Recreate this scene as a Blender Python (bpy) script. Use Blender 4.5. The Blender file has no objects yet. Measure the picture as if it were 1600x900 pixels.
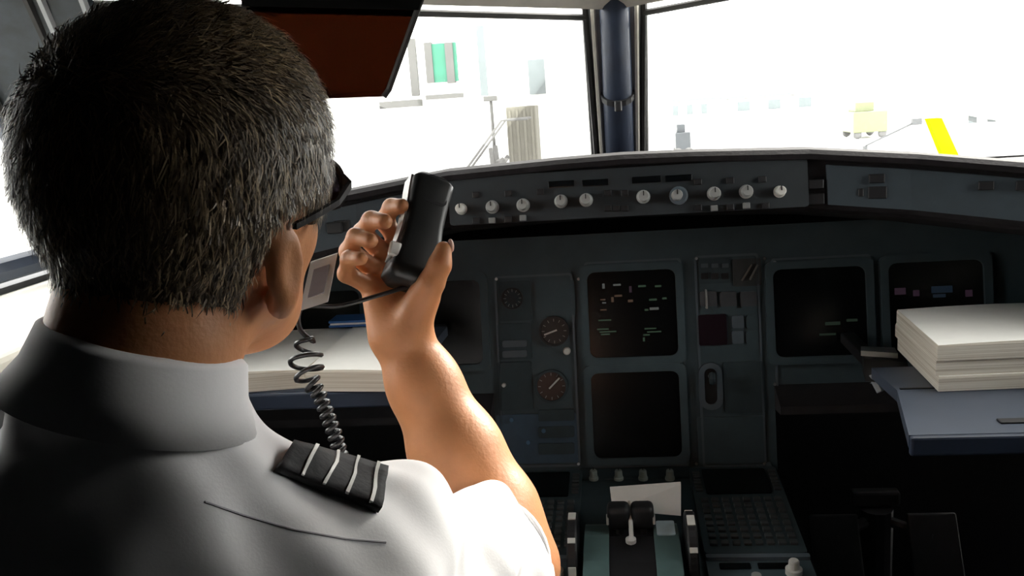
import bpy, bmesh, math, random
import numpy as np
from mathutils import Matrix, Vector
from mathutils.bvhtree import BVHTree

random.seed(7)
rng = np.random.default_rng(11)
sc = bpy.context.scene
COL = sc.collection

# ---------------------------------------------------------------- camera
FPX = 1386.0                      # focal length in pixels of the 1600 px wide frame
CAM = np.array([0.0, 0.0, 1.30])
_ps, _p, _r = math.radians(7.0), math.radians(11.9), math.radians(4.0)
FWD = np.array([-math.sin(_ps)*math.cos(_p), math.cos(_ps)*math.cos(_p), -math.sin(_p)])
_R0 = np.array([math.cos(_ps), math.sin(_ps), 0.0]); _U0 = np.cross(_R0, FWD)
RGT = math.cos(_r)*_R0 - math.sin(_r)*_U0
UPV = math.sin(_r)*_R0 + math.cos(_r)*_U0
cd = bpy.data.cameras.new('camera'); cam = bpy.data.objects.new('camera', cd); COL.objects.link(cam)
cd.sensor_width = 36.0; cd.lens = 36.0*FPX/1600.0; cd.clip_start = 0.02; cd.clip_end = 2000
cam.matrix_world = Matrix(((RGT[0], UPV[0], -FWD[0], CAM[0]), (RGT[1], UPV[1], -FWD[1], CAM[1]), (RGT[2], UPV[2], -FWD[2], CAM[2]), (0, 0, 0, 1)))
sc.camera = cam

# ---------------------------------------------------------------- sky and exposure (bright overcast day)
w = bpy.data.worlds.new('overcast_sky'); sc.world = w; w.use_nodes = True
bg = w.node_tree.nodes['Background']; bg.inputs[0].default_value = (1.0, 0.985, 0.95, 1); bg.inputs[1].default_value = 9.5
sd = bpy.data.lights.new('hazy_sun', 'SUN'); sd.energy = 13.0; sd.angle = math.radians(16); sd.color = (1, .95, .86)
so = bpy.data.objects.new('hazy_sun', sd); COL.objects.link(so); so.location = (6, 8, 8)
so.rotation_euler = Vector((-.60, -.72, -.46)).to_track_quat('-Z', 'Y').to_euler()
sc.view_settings.view_transform = 'Standard'; sc.view_settings.look = 'None'
sc.view_settings.exposure = 0.0; sc.view_settings.gamma = 1.0; sc.view_settings.use_curve_mapping = False
sc.cycles.use_denoising = True
sc.cycles.max_bounces = 8; sc.cycles.diffuse_bounces = 5; sc.cycles.transparent_max_bounces = 12
sc.cycles.caustics_reflective = False; sc.cycles.caustics_refractive = False

# ---------------------------------------------------------------- measuring: sight lines to real points
def ray(x, y): return FWD + RGT*(x-800)/FPX + UPV*(450-y)/FPX
def D(x, y, d): return CAM + d*ray(x, y)
def AY(x, y, Y): q = ray(x, y); return CAM + q*(Y-CAM[1])/q[1]
def AZ(x, y, z): q = ray(x, y); return CAM + q*(z-CAM[2])/q[2]
V = lambda *a: np.array(a, dtype=float)

# ---------------------------------------------------------------- materials
MATS = {}
def mat(name, col, rough=0.5, metal=0.0, vary=0.12, scale=40, bump=0.0, bscale=200, spec=0.5, emit=None, es=1.0, sub=0.0, coat=0.0):
    if name in MATS: return MATS[name]
    m = bpy.data.materials.new(name); m.use_nodes = True; n = m.node_tree.nodes; l = m.node_tree.links
    b = n['Principled BSDF']
    b.inputs['Roughness'].default_value = rough; b.inputs['Metallic'].default_value = metal
    b.inputs['Specular IOR Level'].default_value = spec; b.inputs['Coat Weight'].default_value = coat
    if sub: 
        b.inputs['Subsurface Weight'].default_value = sub; b.inputs['Subsurface Radius'].default_value = (1, .35, .2); b.inputs['Subsurface Scale'].default_value = .008
    tc = n.new('ShaderNodeTexCoord')
    if vary:
        t = n.new('ShaderNodeTexNoise'); t.inputs['Scale'].default_value = scale; t.inputs['Detail'].default_value = 4
        l.new(tc.outputs['Object'], t.inputs['Vector'])
        r = n.new('ShaderNodeValToRGB'); e = r.color_ramp.elements
        e[0].position = .3; e[1].position = .7
        e[0].color = (*[c*(1-vary) for c in col], 1); e[1].color = (*[min(1, c*(1+vary)) for c in col], 1)
        l.new(t.outputs['Fac'], r.inputs['Fac']); l.new(r.outputs['Color'], b.inputs['Base Color'])
    else: b.inputs['Base Color'].default_value = (*col, 1)
    if bump:
        t2 = n.new('ShaderNodeTexNoise'); t2.inputs['Scale'].default_value = bscale; t2.inputs['Detail'].default_value = 3
        l.new(tc.outputs['Object'], t2.inputs['Vector'])
        bp = n.new('ShaderNodeBump'); bp.inputs['Strength'].default_value = bump; bp.inputs['Distance'].default_value = .004
        l.new(t2.outputs['Fac'], bp.inputs['Height']); l.new(bp.outputs['Normal'], b.inputs['Normal'])
    if emit:
        b.inputs['Emission Color'].default_value = (*emit, 1); b.inputs['Emission Strength'].default_value = es
    MATS[name] = m; return m
def pane_mat(name, tint, gloss=0.06, rough=0.02):
    m = bpy.data.materials.new(name); m.use_nodes = True; n = m.node_tree.nodes; l = m.node_tree.links
    n.remove(n['Principled BSDF']); o = n['Material Output']
    t = n.new('ShaderNodeBsdfTransparent'); t.inputs[0].default_value = (*tint, 1)
    g = n.new('ShaderNodeBsdfGlossy'); g.inputs['Roughness'].default_value = rough
    fr = n.new('ShaderNodeFresnel'); fr.inputs[0].default_value = 1.45
    mm = n.new('ShaderNodeMath'); mm.operation = 'MULTIPLY'; mm.inputs[1].default_value = gloss/.04*.4
    mx = n.new('ShaderNodeMixShader'); l.new(fr.outputs[0], mm.inputs[0]); l.new(mm.outputs[0], mx.inputs[0]); l.new(t.outputs[0], mx.inputs[1]); l.new(g.outputs[0], mx.inputs[2])
    l.new(mx.outputs[0], o.inputs[0]); MATS[name] = m; return m

TEAL = mat('blue_grey_panel', (.056, .088, .102), .55, vary=.1, scale=25, bump=.05)
TEAL_L = mat('blue_grey_panel_light', (.105, .135, .16), .5, vary=.08, scale=25)
TEAL_D = mat('blue_grey_panel_dark', (.038, .062, .072), .6, vary=.1)
BLACK = mat('black_plastic', (.012, .012, .014), .5, vary=.2)
SOFT = mat('black_padding', (.016, .014, .016), .8, vary=.25, scale=60, bump=.2, spec=.2)
SCREEN = mat('dark_screen_glass', (.004, .005, .006), .22, vary=0, spec=.35)
KNOB = mat('grey_knob', (.36, .37, .36), .45, vary=.1)
KNOBW = mat('white_knob', (.72, .72, .68), .4, vary=.06)
METAL = mat('brushed_metal', (.55, .55, .55), .35, .9, vary=.1)
FRAME = mat('frame_paint_beige', (.70, .68, .60), .6, vary=.06)
FRAMEG = mat('frame_paint_grey', (.33, .35, .37), .45, vary=.08)
NAVY = mat('navy_padding', (.022, .034, .062), .5, vary=.2, scale=20)
SEAL = mat('black_rubber_seal', (.012, .012, .012), .7, vary=.2)
PAPER = mat('white_paper', (.86, .85, .81), .8, vary=.02, spec=.2)
GLASS = pane_mat('window_glass', (.985, .99, .985))

# ---------------------------------------------------------------- object helpers
WM = {}
def ident(): return Matrix.Identity(4)
def prop(o, label=None, cat=None, group=None, kind=None):
    if label: o['label'] = label
    if cat: o['category'] = cat
    if group: o['group'] = group
    if kind: o['kind'] = kind
    return o
def link(o, parent=None, M=None):
    COL.objects.link(o); M = M or ident(); WM[o] = M
    if parent is not None:
        o.parent = parent; o.matrix_parent_inverse = ident(); o.matrix_basis = WM[parent].inverted() @ M
    else: o.matrix_basis = M
    return o
def thing(name, loc, label, cat, group=None, kind=None):
    o = bpy.data.objects.new(name, None); o.empty_display_size = .05
    link(o, None, Matrix.Translation(Vector(loc))); return prop(o, label, cat, group, kind)
def mesh_of(name, bm, m, smooth=False, recalc=True):
    if recalc: bmesh.ops.recalc_face_normals(bm, faces=bm.faces)
    me = bpy.data.meshes.new(name); bm.to_mesh(me); bm.free()
    if m: me.materials.append(m)
    if smooth: me.polygons.foreach_set('use_smooth', [True]*len(me.polygons))
    return me
def obj(name, bm, m, parent=None, M=None, smooth=False):
    me = bm if isinstance(bm, bpy.types.Mesh) else mesh_of(name, bm, m, smooth)
    return link(bpy.data.objects.new(name, me), parent, M)
def BM(): return bmesh.new()
def box(bm, c, s, rot=None, bev=0.0, seg=2):
    t = Matrix.Translation(Vector(c)) @ (rot.to_4x4() if rot else ident()) @ Matrix.Diagonal((*s, 1))
    r = bmesh.ops.create_cube(bm, size=1, matrix=t)
    if bev:
        es = list({e for v in r['verts'] for e in v.link_edges})
        bmesh.ops.bevel(bm, geom=es, offset=bev, segments=seg, affect='EDGES', profile=.5)
    return bm
def lathe(bm, prof, seg=20, M=None):
    """prof: (radius, height) pairs around local z"""
    M = M or ident(); rings = []
    for r, h in prof:
        rings.append([bm.verts.new(M @ Vector((r*math.cos(2*math.pi*i/seg), r*math.sin(2*math.pi*i/seg), h))) for i in range(seg)])
    for a, b in zip(rings, rings[1:]):
        for i in range(seg): bm.faces.new((a[i], a[(i+1) % seg], b[(i+1) % seg], b[i]))
    bm.faces.new(rings[0][::-1]); bm.faces.new(rings[-1]); return bm
def tube(bm, pts, rad, seg=8, cap=True):
    pts = [Vector(p) for p in pts]; rings = []; n = None
    for i, p in enumerate(pts):
        t = (pts[min(i+1, len(pts)-1)] - pts[max(i-1, 0)]).normalized()
        if n is None: n = t.orthogonal().normalized()
        n = (n - t*n.dot(t)).normalized(); b = t.cross(n); r = rad[i] if hasattr(rad, '__len__') else rad
        rings.append([bm.verts.new(p + (n*math.cos(2*math.pi*k/seg) + b*math.sin(2*math.pi*k/seg))*r) for k in range(seg)])
    for a, c in zip(rings, rings[1:]):
        for i in range(seg): bm.faces.new((a[i], a[(i+1) % seg], c[(i+1) % seg], c[i]))
    if cap: bm.faces.new(rings[0][::-1]); bm.faces.new(rings[-1])
    return bm
def prism(bm, poly, h0, h1, M=None):
    """polygon in local xy extruded from z=h0 to h1"""
    M = M or ident()
    a = [bm.verts.new(M @ Vector((x, y, h0))) for x, y in poly]; b = [bm.verts.new(M @ Vector((x, y, h1))) for x, y in poly]
    n = len(poly); bm.faces.new(a[::-1]); bm.faces.new(b)
    for i in range(n): bm.faces.new((a[i], a[(i+1) % n], b[(i+1) % n], b[i]))
    return bm
def rrect(w, h, r, n=4, cx=0, cy=0):
    out = []
    for sx, sy, a0 in ((1, 1, 0), (-1, 1, 90), (-1, -1, 180), (1, -1, 270)):
        for k in range(n+1):
            a = math.radians(a0 + 90*k/n); out.append((cx + sx*(w/2-r) + r*math.cos(a), cy + sy*(h/2-r) + r*math.sin(a)))
    return out
def ringprism(bm, outer, inner, h0, h1, M=None):
    M = M or ident(); n = len(outer)
    L = [[bm.verts.new(M @ Vector((x, y, z))) for x, y in q] for q, z in ((outer, h0), (outer, h1), (inner, h1), (inner, h0))]
    for a, b in ((0, 1), (1, 2), (2, 3), (3, 0)):
        for i in range(n): bm.faces.new((L[a][i], L[a][(i+1) % n], L[b][(i+1) % n], L[b][i]))
    return bm
def hexa(bm, bot, top):
    a = [bm.verts.new(Vector(p)) for p in bot]; b = [bm.verts.new(Vector(p)) for p in top]; n = len(a)
    bm.faces.new(a[::-1]); bm.faces.new(b)
    for i in range(n): bm.faces.new((a[i], a[(i+1) % n], b[(i+1) % n], b[i]))
    return bm
def slab(bm, quad, thick):
    """a flat quad given thickness along its normal, both ways"""
    q = [Vector(p) for p in quad]; n = (q[1]-q[0]).cross(q[2]-q[0]).normalized()*thick/2
    return hexa(bm, [p-n for p in q], [p+n for p in q])
class Frame:
    """a working plane: u, v in the plane, w out of it"""
    def __init__(s, o, u, v):
        s.o = V(*o); s.u = np.array(u)/np.linalg.norm(u); v = np.array(v); v = v - s.u*(v@s.u); s.v = v/np.linalg.norm(v); s.w = np.cross(s.u, s.v)
        s.M = Matrix(((s.u[0], s.v[0], s.w[0], s.o[0]), (s.u[1], s.v[1], s.w[1], s.o[1]), (s.u[2], s.v[2], s.w[2], s.o[2]), (0, 0, 0, 1)))
    def uv(s, x, y):
        q = ray(x, y); t = ((s.o-CAM)@s.w)/(q@s.w); p = CAM + q*t - s.o; return float(p@s.u), float(p@s.v)
    def at(s, u, v, w=0): return s.M @ Matrix.Translation((u, v, w))
    def px(s, x, y, w=0): return s.at(*s.uv(x, y), w)

XC = 0.015    # the aircraft's centre plane

# ================================================================ THE SETTING
def struct(name, bm, m, smooth=False, parent=None):
    o = obj(name, bm, m, parent, None, smooth)
    if parent is None: o['kind'] = 'structure'
    return o
LINER = mat('dark_liner', (.05, .052, .055), .8, vary=.1, bump=.1)
LINERD = mat('charcoal_liner', (.02, .021, .023), .85, vary=.1)
struct('floor', box(BM(), (XC, .65, -.02), (2.3, 3.3, .04)), mat('dark_carpet', (.02, .02, .022), .95, vary=.3, scale=300, bump=.4))
struct('wall_rear', box(BM(), (XC, -1.0, .9), (2.3, .06, 1.86)), LINERD)
struct('wall_front', box(BM(), (XC, 2.14, .55), (1.9, .06, 1.1)), LINERD)
WX = 1.02
SIDE = [  # the outline of the glazing, one side (x offsets from the centre plane)
    dict(bc=V(.055, 1.975, 1.10), bo=V(.85, 1.605, 1.10), to=V(.70, 1.182, 1.465), tc=V(.055, 1.74, 1.443))]
def mir(p, s): return V(XC + s*p[0], p[1], p[2])
wn = 1; tn = 1
for s, side in ((-1, 'left'), (1, 'right')):
    g = SIDE[0]
    # lower side wall, upper side wall
    b = BM()
    hexa(b, [mir(V(WX, -1, 0), s), mir(V(WX, 2.14, 0), s), mir(V(WX+.05, 2.14, 0), s), mir(V(WX+.05, -1, 0), s)],
            [mir(V(WX, -1, 1.06), s), mir(V(WX-.02, 2.14, 1.06), s), mir(V(WX+.05, 2.14, 1.06), s), mir(V(WX+.05, -1, 1.06), s)])
    wl = struct('wall_'+side, b, LINER)
    b = BM()     # aft wall, added in place of rear panes to block light; band over windows
    hexa(b, [mir(V(WX, -1, 1.06), s), mir(V(WX, .66, 1.06), s), mir(V(WX+.05, .66, 1.06), s), mir(V(WX+.05, -1, 1.06), s)],
            [mir(V(.80, -1, 1.80), s), mir(V(.80, .66, 1.80), s), mir(V(.86, .66, 1.80), s), mir(V(.86, -1, 1.80), s)])
    hexa(b, [mir(V(.885, .64, 1.50), s), mir(V(.855, 1.12, 1.52), s), mir(V(.925, 1.12, 1.52), s), mir(V(.945, .64, 1.50), s)],
            [mir(V(.78, .64, 1.80), s), mir(V(.76, 1.05, 1.80), s), mir(V(.86, 1.05, 1.80), s), mir(V(.88, .64, 1.80), s)])
    struct('wall_upper_'+side, b, LINERD, parent=wl)
    # sill along the side windows
    b = BM(); box(b, mir(V(WX-.14, 1.15, 1.035), s), (.30, .96, .03), bev=.008); struct('trim_%d' % tn, b, FRAME); tn += 1
    b = BM(); box(b, mir(V(WX-.13, 1.15, .52), s), (.26, .94, 1.0), bev=.01); struct('trim_%d' % tn, b, LINER); tn += 1
    # windscreen
    q = [mir(g[k], s) for k in ('bc', 'bo', 'to', 'tc')]
    b = BM(); slab(b, q, .012); win = struct('window_%d' % wn, b, GLASS); wn += 1
    b = BM()
    for i in range(4):
        a, c = Vector(q[i]), Vector(q[(i+1) % 4]); tube(b, [a, c], .006, 6)
    struct('window_seal', b, SEAL, parent=win)
    # outer pillar between windscreen and sliding window
    bo, to = mir(g['bo'], s), mir(g['to'], s); sb_, st_ = mir(V(WX-.03, 1.50, 1.09), s), mir(V(.87, 1.10, 1.50), s)
    ax = Vector(to-bo).normalized()*.07; ay = Vector(st_-sb_).normalized()*.07
    b = BM(); slab(b, [Vector(bo)-ax, Vector(sb_)-ay, Vector(st_)+ay, Vector(to)+ax], .035)
    pil = struct('trim_%d' % tn, b, mat('pillar_paint', (.03, .042, .055), .5, vary=.3)); tn += 1
    for fr_k, mm_ in ((.06, FRAMEG), (.33, FRAMEG), (.42, SEAL), (.97, SEAL)):
        b = BM(); inn = Vector(sb_-bo).cross(Vector(to-bo)).normalized()*.021; inn = inn if inn.dot(Vector((XC, .4, 1.2))-Vector(bo)) > 0 else -inn; tube(b, [Vector(bo+(sb_-bo)*fr_k)+inn, Vector(to+(st_-to)*fr_k)+inn+ax*.5], .006, 6); struct('pillar_bead', b, mm_, parent=pil)
    # side windows: sliding pane only, the rear pane is walled over
    for y0, y1 in ((.72, 1.40),):
        yb1 = 1.50 if y1 > 1 else y1; yt1 = 1.10 if y1 > 1 else y1
        q = [mir(V(WX-.01, y0, 1.09), s), mir(V(WX-.03, yb1, 1.09), s), mir(V(.87, yt1, 1.50), s), mir(V(.885, y0, 1.50), s)]
        b = BM(); slab(b, q, .012); win = struct('window_%d' % wn, b, GLASS); wn += 1
        b = BM()
        for i in range(4): tube(b, [q[i], q[(i+1) % 4]], .020, 8)
        struct('window_frame', b, NAVY, parent=win)
    b = BM(); hexa(b, [mir(V(WX+.01, .62, 1.07), s), mir(V(WX+.01, .72, 1.07), s), mir(V(WX+.06, .72, 1.07), s), mir(V(WX+.06, .62, 1.07), s)],
                  [mir(V(.87, .62, 1.52), s), mir(V(.87, .72, 1.52), s), mir(V(.93, .72, 1.52), s), mir(V(.93, .62, 1.52), s)])
    struct('trim_%d' % tn, b, NAVY); tn += 1
    # headliner strip above the windscreen: pale band
    tc, to = mir(g['tc'], s), mir(g['to'], s)
    b = BM()
    lo = [Vector(tc)+Vector((-s*.07, 0, .012)), Vector(to+(to-tc)*.38)+Vector((0, 0, .012))]
    bk = Vector((-s*.035, -.13, .055)); up = Vector((0, .03, .06))
    hexa(b, [lo[0]-Vector((0, 0, .004)), lo[1]-Vector((0, 0, .004)), lo[1]+Vector((0, .05, .03)), lo[0]+Vector((0, .05, .03))],
            [lo[0]+bk, lo[1]+bk, lo[1]+bk+up, lo[0]+bk+up])
    struct('trim_%d' % tn, b, FRAME); tn += 1
    # roof slope behind it
    b = BM()
    hexa(b, [lo[0]+bk, lo[1]+bk, lo[1]+bk+Vector((0, .04, .04)), lo[0]+bk+Vector((0, .04, .04))],
            [Vector((XC, .95, 1.76)), Vector((XC+s*.86, .95, 1.76)), Vector((XC+s*.86, 1.0, 1.82)), Vector((XC, 1.0, 1.82))])
    struct('ceiling_slope_'+side, b, LINER)
    # gap filler under the windscreen outboard
    b = BM(); hexa(b, [mir(V(0, 2.12, 1.05), s), mir(V(WX, 1.6, 1.05), s), mir(V(WX, 2.14, 1.05), s), mir(V(0, 2.2, 1.05), s)],
                     [mir(V(0, 2.0, 1.10), s), mir(V(WX, 1.56, 1.10), s), mir(V(WX, 2.14, 1.10), s), mir(V(0, 2.2, 1.10), s)])
    struct('wall_front_ledge_'+side, b, SOFT)
struct('ceiling', box(BM(), (XC, -.02, 1.79), (1.9, 2.06, .05)), LINERD)

# centre post: pale beads, navy padded cover, black seals and a clamp
pb, pt = Vector((XC, 1.985, 1.08)), Vector((XC, 1.735, 1.475)); pax = (pt-pb).normalized(); pn = Vector((0, -1, 0)); pn = (pn-pax*pn.dot(pax)).normalized(); px_ = Vector((1, 0, 0))
def post(w0, w1, d0, d1, m, name, parent=None, cx=0, a=pb, c=pt, bev=.006):
    b = BM(); hexa(b, [a+px_*(cx-w0/2)+pn*d0, a+px_*(cx+w0/2)+pn*d0, a+px_*(cx+w0/2)+pn*d1, a+px_*(cx-w0/2)+pn*d1],
                      [c+px_*(cx-w1/2)+pn*d0, c+px_*(cx+w1/2)+pn*d0, c+px_*(cx+w1/2)+pn*d1, c+px_*(cx-w1/2)+pn*d1])
    if bev: bmesh.ops.bevel(b, geom=b.edges[:], offset=bev, segments=2, affect='EDGES')
    return struct(name, b, m, parent=parent)
cp = post(.092, .106, -.02, .012, FRAMEG, 'trim_%d' % tn); tn += 1
b = BM(); tube(b, [pb+pn*.018-pax*.02, pt+pn*.018+pax*.05], [.031, .028], 14)
struct('padded_cover', b, NAVY, smooth=True, parent=cp)
for sx in (-1, 1):
    b = BM(); tube(b, [pb+px_*sx*.047+pn*.012, pt+px_*sx*.055+pn*.012], .006, 6); struct('seal', b, SEAL, parent=cp)
    b = BM(); tube(b, [pb+px_*sx*.036+pn*.016, pt+px_*sx*.040+pn*.016], .005, 6); struct('pale_bead', b, FRAME, parent=cp)
cl = pb.lerp(pt, .57)
b = BM(); tube(b, [cl+pn*.018-pax*.005, cl+pn*.018+pax*.007], .034, 16); struct('clamp', b, BLACK, parent=cp)
b = BM(); box(b, cl+pn*.056, (.014, .02, .022), bev=.003); struct('clamp_screw', b, BLACK, parent=cp)

# ================================================================ OUTSIDE
GZ = -3.2
struct('ground', box(BM(), (0, 250, GZ-.5), (900, 560, 1)), mat('concrete_apron', (.62, .62, .60), .9, vary=.05, scale=.05))
WALLM = mat('white_render', (.82, .82, .80), .9, vary=.03, scale=.4)
YB = 30.0
tb = thing('terminal_building', AY(720, 240, YB)*V(1, 1, 0)+V(0, .0, GZ), 'white terminal building with a green framed window, seen beyond the windscreen', 'building')
obj('wall', box(BM(), (-9.0, YB+4, 3.0), (22, 8, 12.4)), WALLM, tb)
def facade(x0, y0, x1, y1, Y): 
    a, c = AY(x0, y1, Y), AY(x1, y0, Y); return a, c
def fac_box(name, x0, y0, x1, y1, Y, dep, m, parent):
    a, c = facade(x0, y0, x1, y1, Y); return obj(name, box(BM(), ((a[0]+c[0])/2, Y, (a[2]+c[2])/2), (abs(c[0]-a[0]), dep, abs(c[2]-a[2]))), m, parent)
TG = mat('green_glazing', (.018, .125, .078), .6, vary=.1, scale=2); GREY = mat('grey_sheet', (.055, .058, .062), .7, vary=.1, scale=2); PALE = mat('pale_blue_panel', (.115, .135, .14), .8, vary=.05, scale=2); LG = mat('light_grey_sheet', (.08, .08, .077), .8, vary=.06, scale=2)
wi = fac_box('window', 668, 66, 712, 130, YB-.06, .2, TG, tb)
fac_box('mullion', 668, 66, 674, 130, YB-.12, .2, LG, wi); fac_box('mullion', 700, 66, 707, 130, YB-.12, .2, LG, wi)
fac_box('window_ledge', 668, 145, 722, 156, YB-.3, .6, LG, tb)
fac_box('window_ledge', 598, 155, 656, 170, YB-.4, .8, LG, tb)
wi = fac_box('window', 828, 92, 850, 148, YB-.06, .2, PALE, tb)
fac_box('downpipe', 644, 60, 648, 150, YB-.1, .15, LG, tb)
fac_box('downpipe', 752, 40, 755, 150, YB-.1, .15, PALE, tb)
# cargo container, beige
cx0, cx1 = AY(792, 200, 26), AY(838, 200, 26)
ct = thing('cargo_container', (cx0[0]/2+cx1[0]/2, 26.6, GZ), 'beige cargo container standing before the white terminal', 'container')
BEI = mat('beige_container', (.125, .12, .098), .8, vary=.05, scale=2)
top = AY(815, 166, 26)[2]
obj('body', box(BM(), (cx0[0]/2+cx1[0]/2, 26.6, (top+GZ)/2+.1), (cx1[0]-cx0[0], 1.2, top-GZ-.2), bev=.03), BEI, ct)
for k in range(4): 
    xx = cx0[0] + (cx1[0]-cx0[0])*(k+.5)/4; obj('rib', box(BM(), (xx, 25.98, (top+GZ)/2+.1), (.07, .06, top-GZ-.4)), BEI, ct)
for sx in (-1, 1): obj('skid', box(BM(), ((cx0[0]+cx1[0])/2+sx*.3, 26.6, GZ+.05), (.12, 1.2, .1)), GREY, ct)
# boarding stairs with struts
sx0 = AY(735, 220, 24)
stn = thing('boarding_stairs', (sx0[0], 24.4, GZ), 'pale grey wheeled boarding stairs parked before the terminal', 'stairs')
STP = mat('pale_steel', (.10, .10, .097), .6, vary=.08, scale=3)
for xx in (-.55, .55): obj('stringer', tube(BM(), [V(sx0[0]-1.4, 24.4+xx, GZ+.3), V(sx0[0]+.9, 24.4+xx, GZ+3.0)], .07, 6), STP, stn); obj('handrail', tube(BM(), [V(sx0[0]-1.4, 24.4+xx, GZ+1.3), V(sx0[0]+.9, 24.4+xx, GZ+4.0), V(sx0[0]+1.6, 24.4+xx, GZ+4.0)], .035, 6), STP, stn); obj('leg', tube(BM(), [V(sx0[0]+.55, 24.4+xx, GZ+3.3), V(sx0[0]+.75, 24.4+xx, GZ)], .06, 6), STP, stn)
stepm = mesh_of('step', box(BM(), (0, 0, 0), (.26, 1.1, .04)), STP)
for k in range(12): obj('step', stepm, None, stn, Matrix.Translation((sx0[0]-1.3+k*.19, 24.4, GZ+.45+k*.225)))
# lamp post, baggage trolley frame
lp = AY(768, 170, 27)
lt = thing('floodlight_post', (lp[0], 27, GZ), 'slim grey floodlight post beside the beige container', 'lamp post')
obj('pole', tube(BM(), [V(lp[0], 27, GZ), V(lp[0], 27, lp[2]+.3)], .05, 8), LG, lt); obj('lamp_head', box(BM(), (lp[0], 26.9, lp[2]+.3), (.4, .3, .16), bev=.03), LG, lt)
def cart(name, x, y, Y, wd, ht, m, label, cat, dep=1.6):
    p = AY(x, y, Y); t = thing(name, (p[0], Y, GZ), label, cat)
    obj('body', box(BM(), (p[0], Y, GZ+.45+(ht-.45)*.35), (wd, dep, (ht-.45)*.7), bev=.06), m, t)
    obj('cab', box(BM(), (p[0]-wd*.1, Y, GZ+.45+(ht-.45)*.85), (wd*.55, dep*.6, (ht-.45)*.32), bev=.05), m, t)
    wm = mesh_of('wheel', lathe(BM(), [(.1, -.1), (.3, -.1), (.32, 0), (.3, .1), (.1, .1)], 14), mat('grey_tyre', (.10, .10, .10), .9), True)  # tyres an even mid-grey, lightened for less contrast
    for sx in (-1, 1):
        for sy in (-1, 1): obj('wheel', wm, None, t, Matrix.Translation((p[0]+sx*wd*.36, Y+sy*dep*.45, GZ+.32)) @ Matrix.Rotation(math.pi/2, 4, 'X'))
    return t
cart('power_cart', 1066, 215, 62, 1.0, 2.15, mat('blue_grey_cart', (.025, .03, .036), .6, vary=.1, scale=2), 'dark grey-blue ground power cart close beside the windscreen post', 'vehicle')
cart('apron_van', 1350, 195, 70, 2.4, 2.6, mat('pale_lime_van', (.125, .14, .075), .6, vary=.05, scale=2), 'pale lime green van parked far out on the apron', 'vehicle', 3.5)
cart('apron_tug', 905, 205, 29, .55, 2.4, LG, 'small light grey tug parked past the beige container', 'vehicle', 1.0)
# yellow belt loader: inclined boom
a, c = AY(1497, 268, 36), AY(1473, 186, 36)
bl = thing('belt_loader', (a[0], 37, GZ), 'bright yellow belt loader with its boom raised on the apron', 'vehicle')
YEL = mat('signal_yellow', (.15, .34, .0005), .9, vary=.02, spec=0.0)
d = Vector(c-a); L = d.length
b = BM(); hexa(b, [Vector(a)+Vector((sx*.30, sy, 0)) for sx, sy in ((-1, 0), (1, 0), (1, .5), (-1, .5))], [Vector(c)+Vector((sx*.25, sy+.8, 0)) for sx, sy in ((-1, 0), (1, 0), (1, .5), (-1, .5))])
obj('boom', b, YEL, bl)
obj('chassis', box(BM(), (a[0], 38.5, GZ+.5), (1.6, 4.6, .5), bev=.1), YEL, bl)
for sx in (-1, 1):
    for sy in (-1.6, 1.6): obj('wheel', lathe(BM(), [(.1, -.12), (.42, -.12), (.45, 0), (.42, .12), (.1, .12)], 14, Matrix.Translation((a[0]+sx*.9, 38.5+sy, GZ+.45)) @ Matrix.Rotation(math.pi/2, 4, 'Y')), SEAL, bl)
# tow bar and low boom arm
a, c = AY(1352, 228, 50), AY(1432, 190, 50)
br = thing('crane_arm', (a[0], 50, GZ), 'thin grey lifting arm reaching up beside the yellow loader', 'crane')
obj('arm', tube(BM(), [a, c], [.05, .07], 6), GREY, br); obj('post', tube(BM(), [a, V(a[0], 50, GZ)], .14, 8), GREY, br); obj('lamp_head', box(BM(), c, (.5, .4, .35), bev=.05), GREY, br)
# far low sheds
for (x0, x1, yy, Y, lab) in ((1040, 1115, 158, 160, 'low grey shed on the far edge of the apron by the windscreen post'), (1130, 1290, 150, 160, 'long pale shed on the far edge of the apron'), (1500, 1600, 168, 80, 'low shed with dark doors on the far edge beyond the yellow loader')):
    p0, p1 = AY(x0, yy, Y), AY(x1, yy, Y); xm = (p0[0]+p1[0])/2; zt = p0[2]/2+p1[2]/2+.5
    t = thing('apron_shed', (xm, Y, GZ), lab, 'building'); W = p1[0]-p0[0]
    obj('wall', box(BM(), (xm, Y+4, (zt+GZ)/2-.3), (W, 8, zt-GZ-.6)), WALLM, t)
    obj('roof', box(BM(), (xm, Y+4, zt-.3), (W+.6, 9, .3)), PALE, t)
    for k in range(3): obj('door', box(BM(), (xm+(k-1)*W*.3, Y-.05, GZ+(zt-GZ)*.3), (W*.12, .2, (zt-GZ)*.6)), PALE, t)

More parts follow.
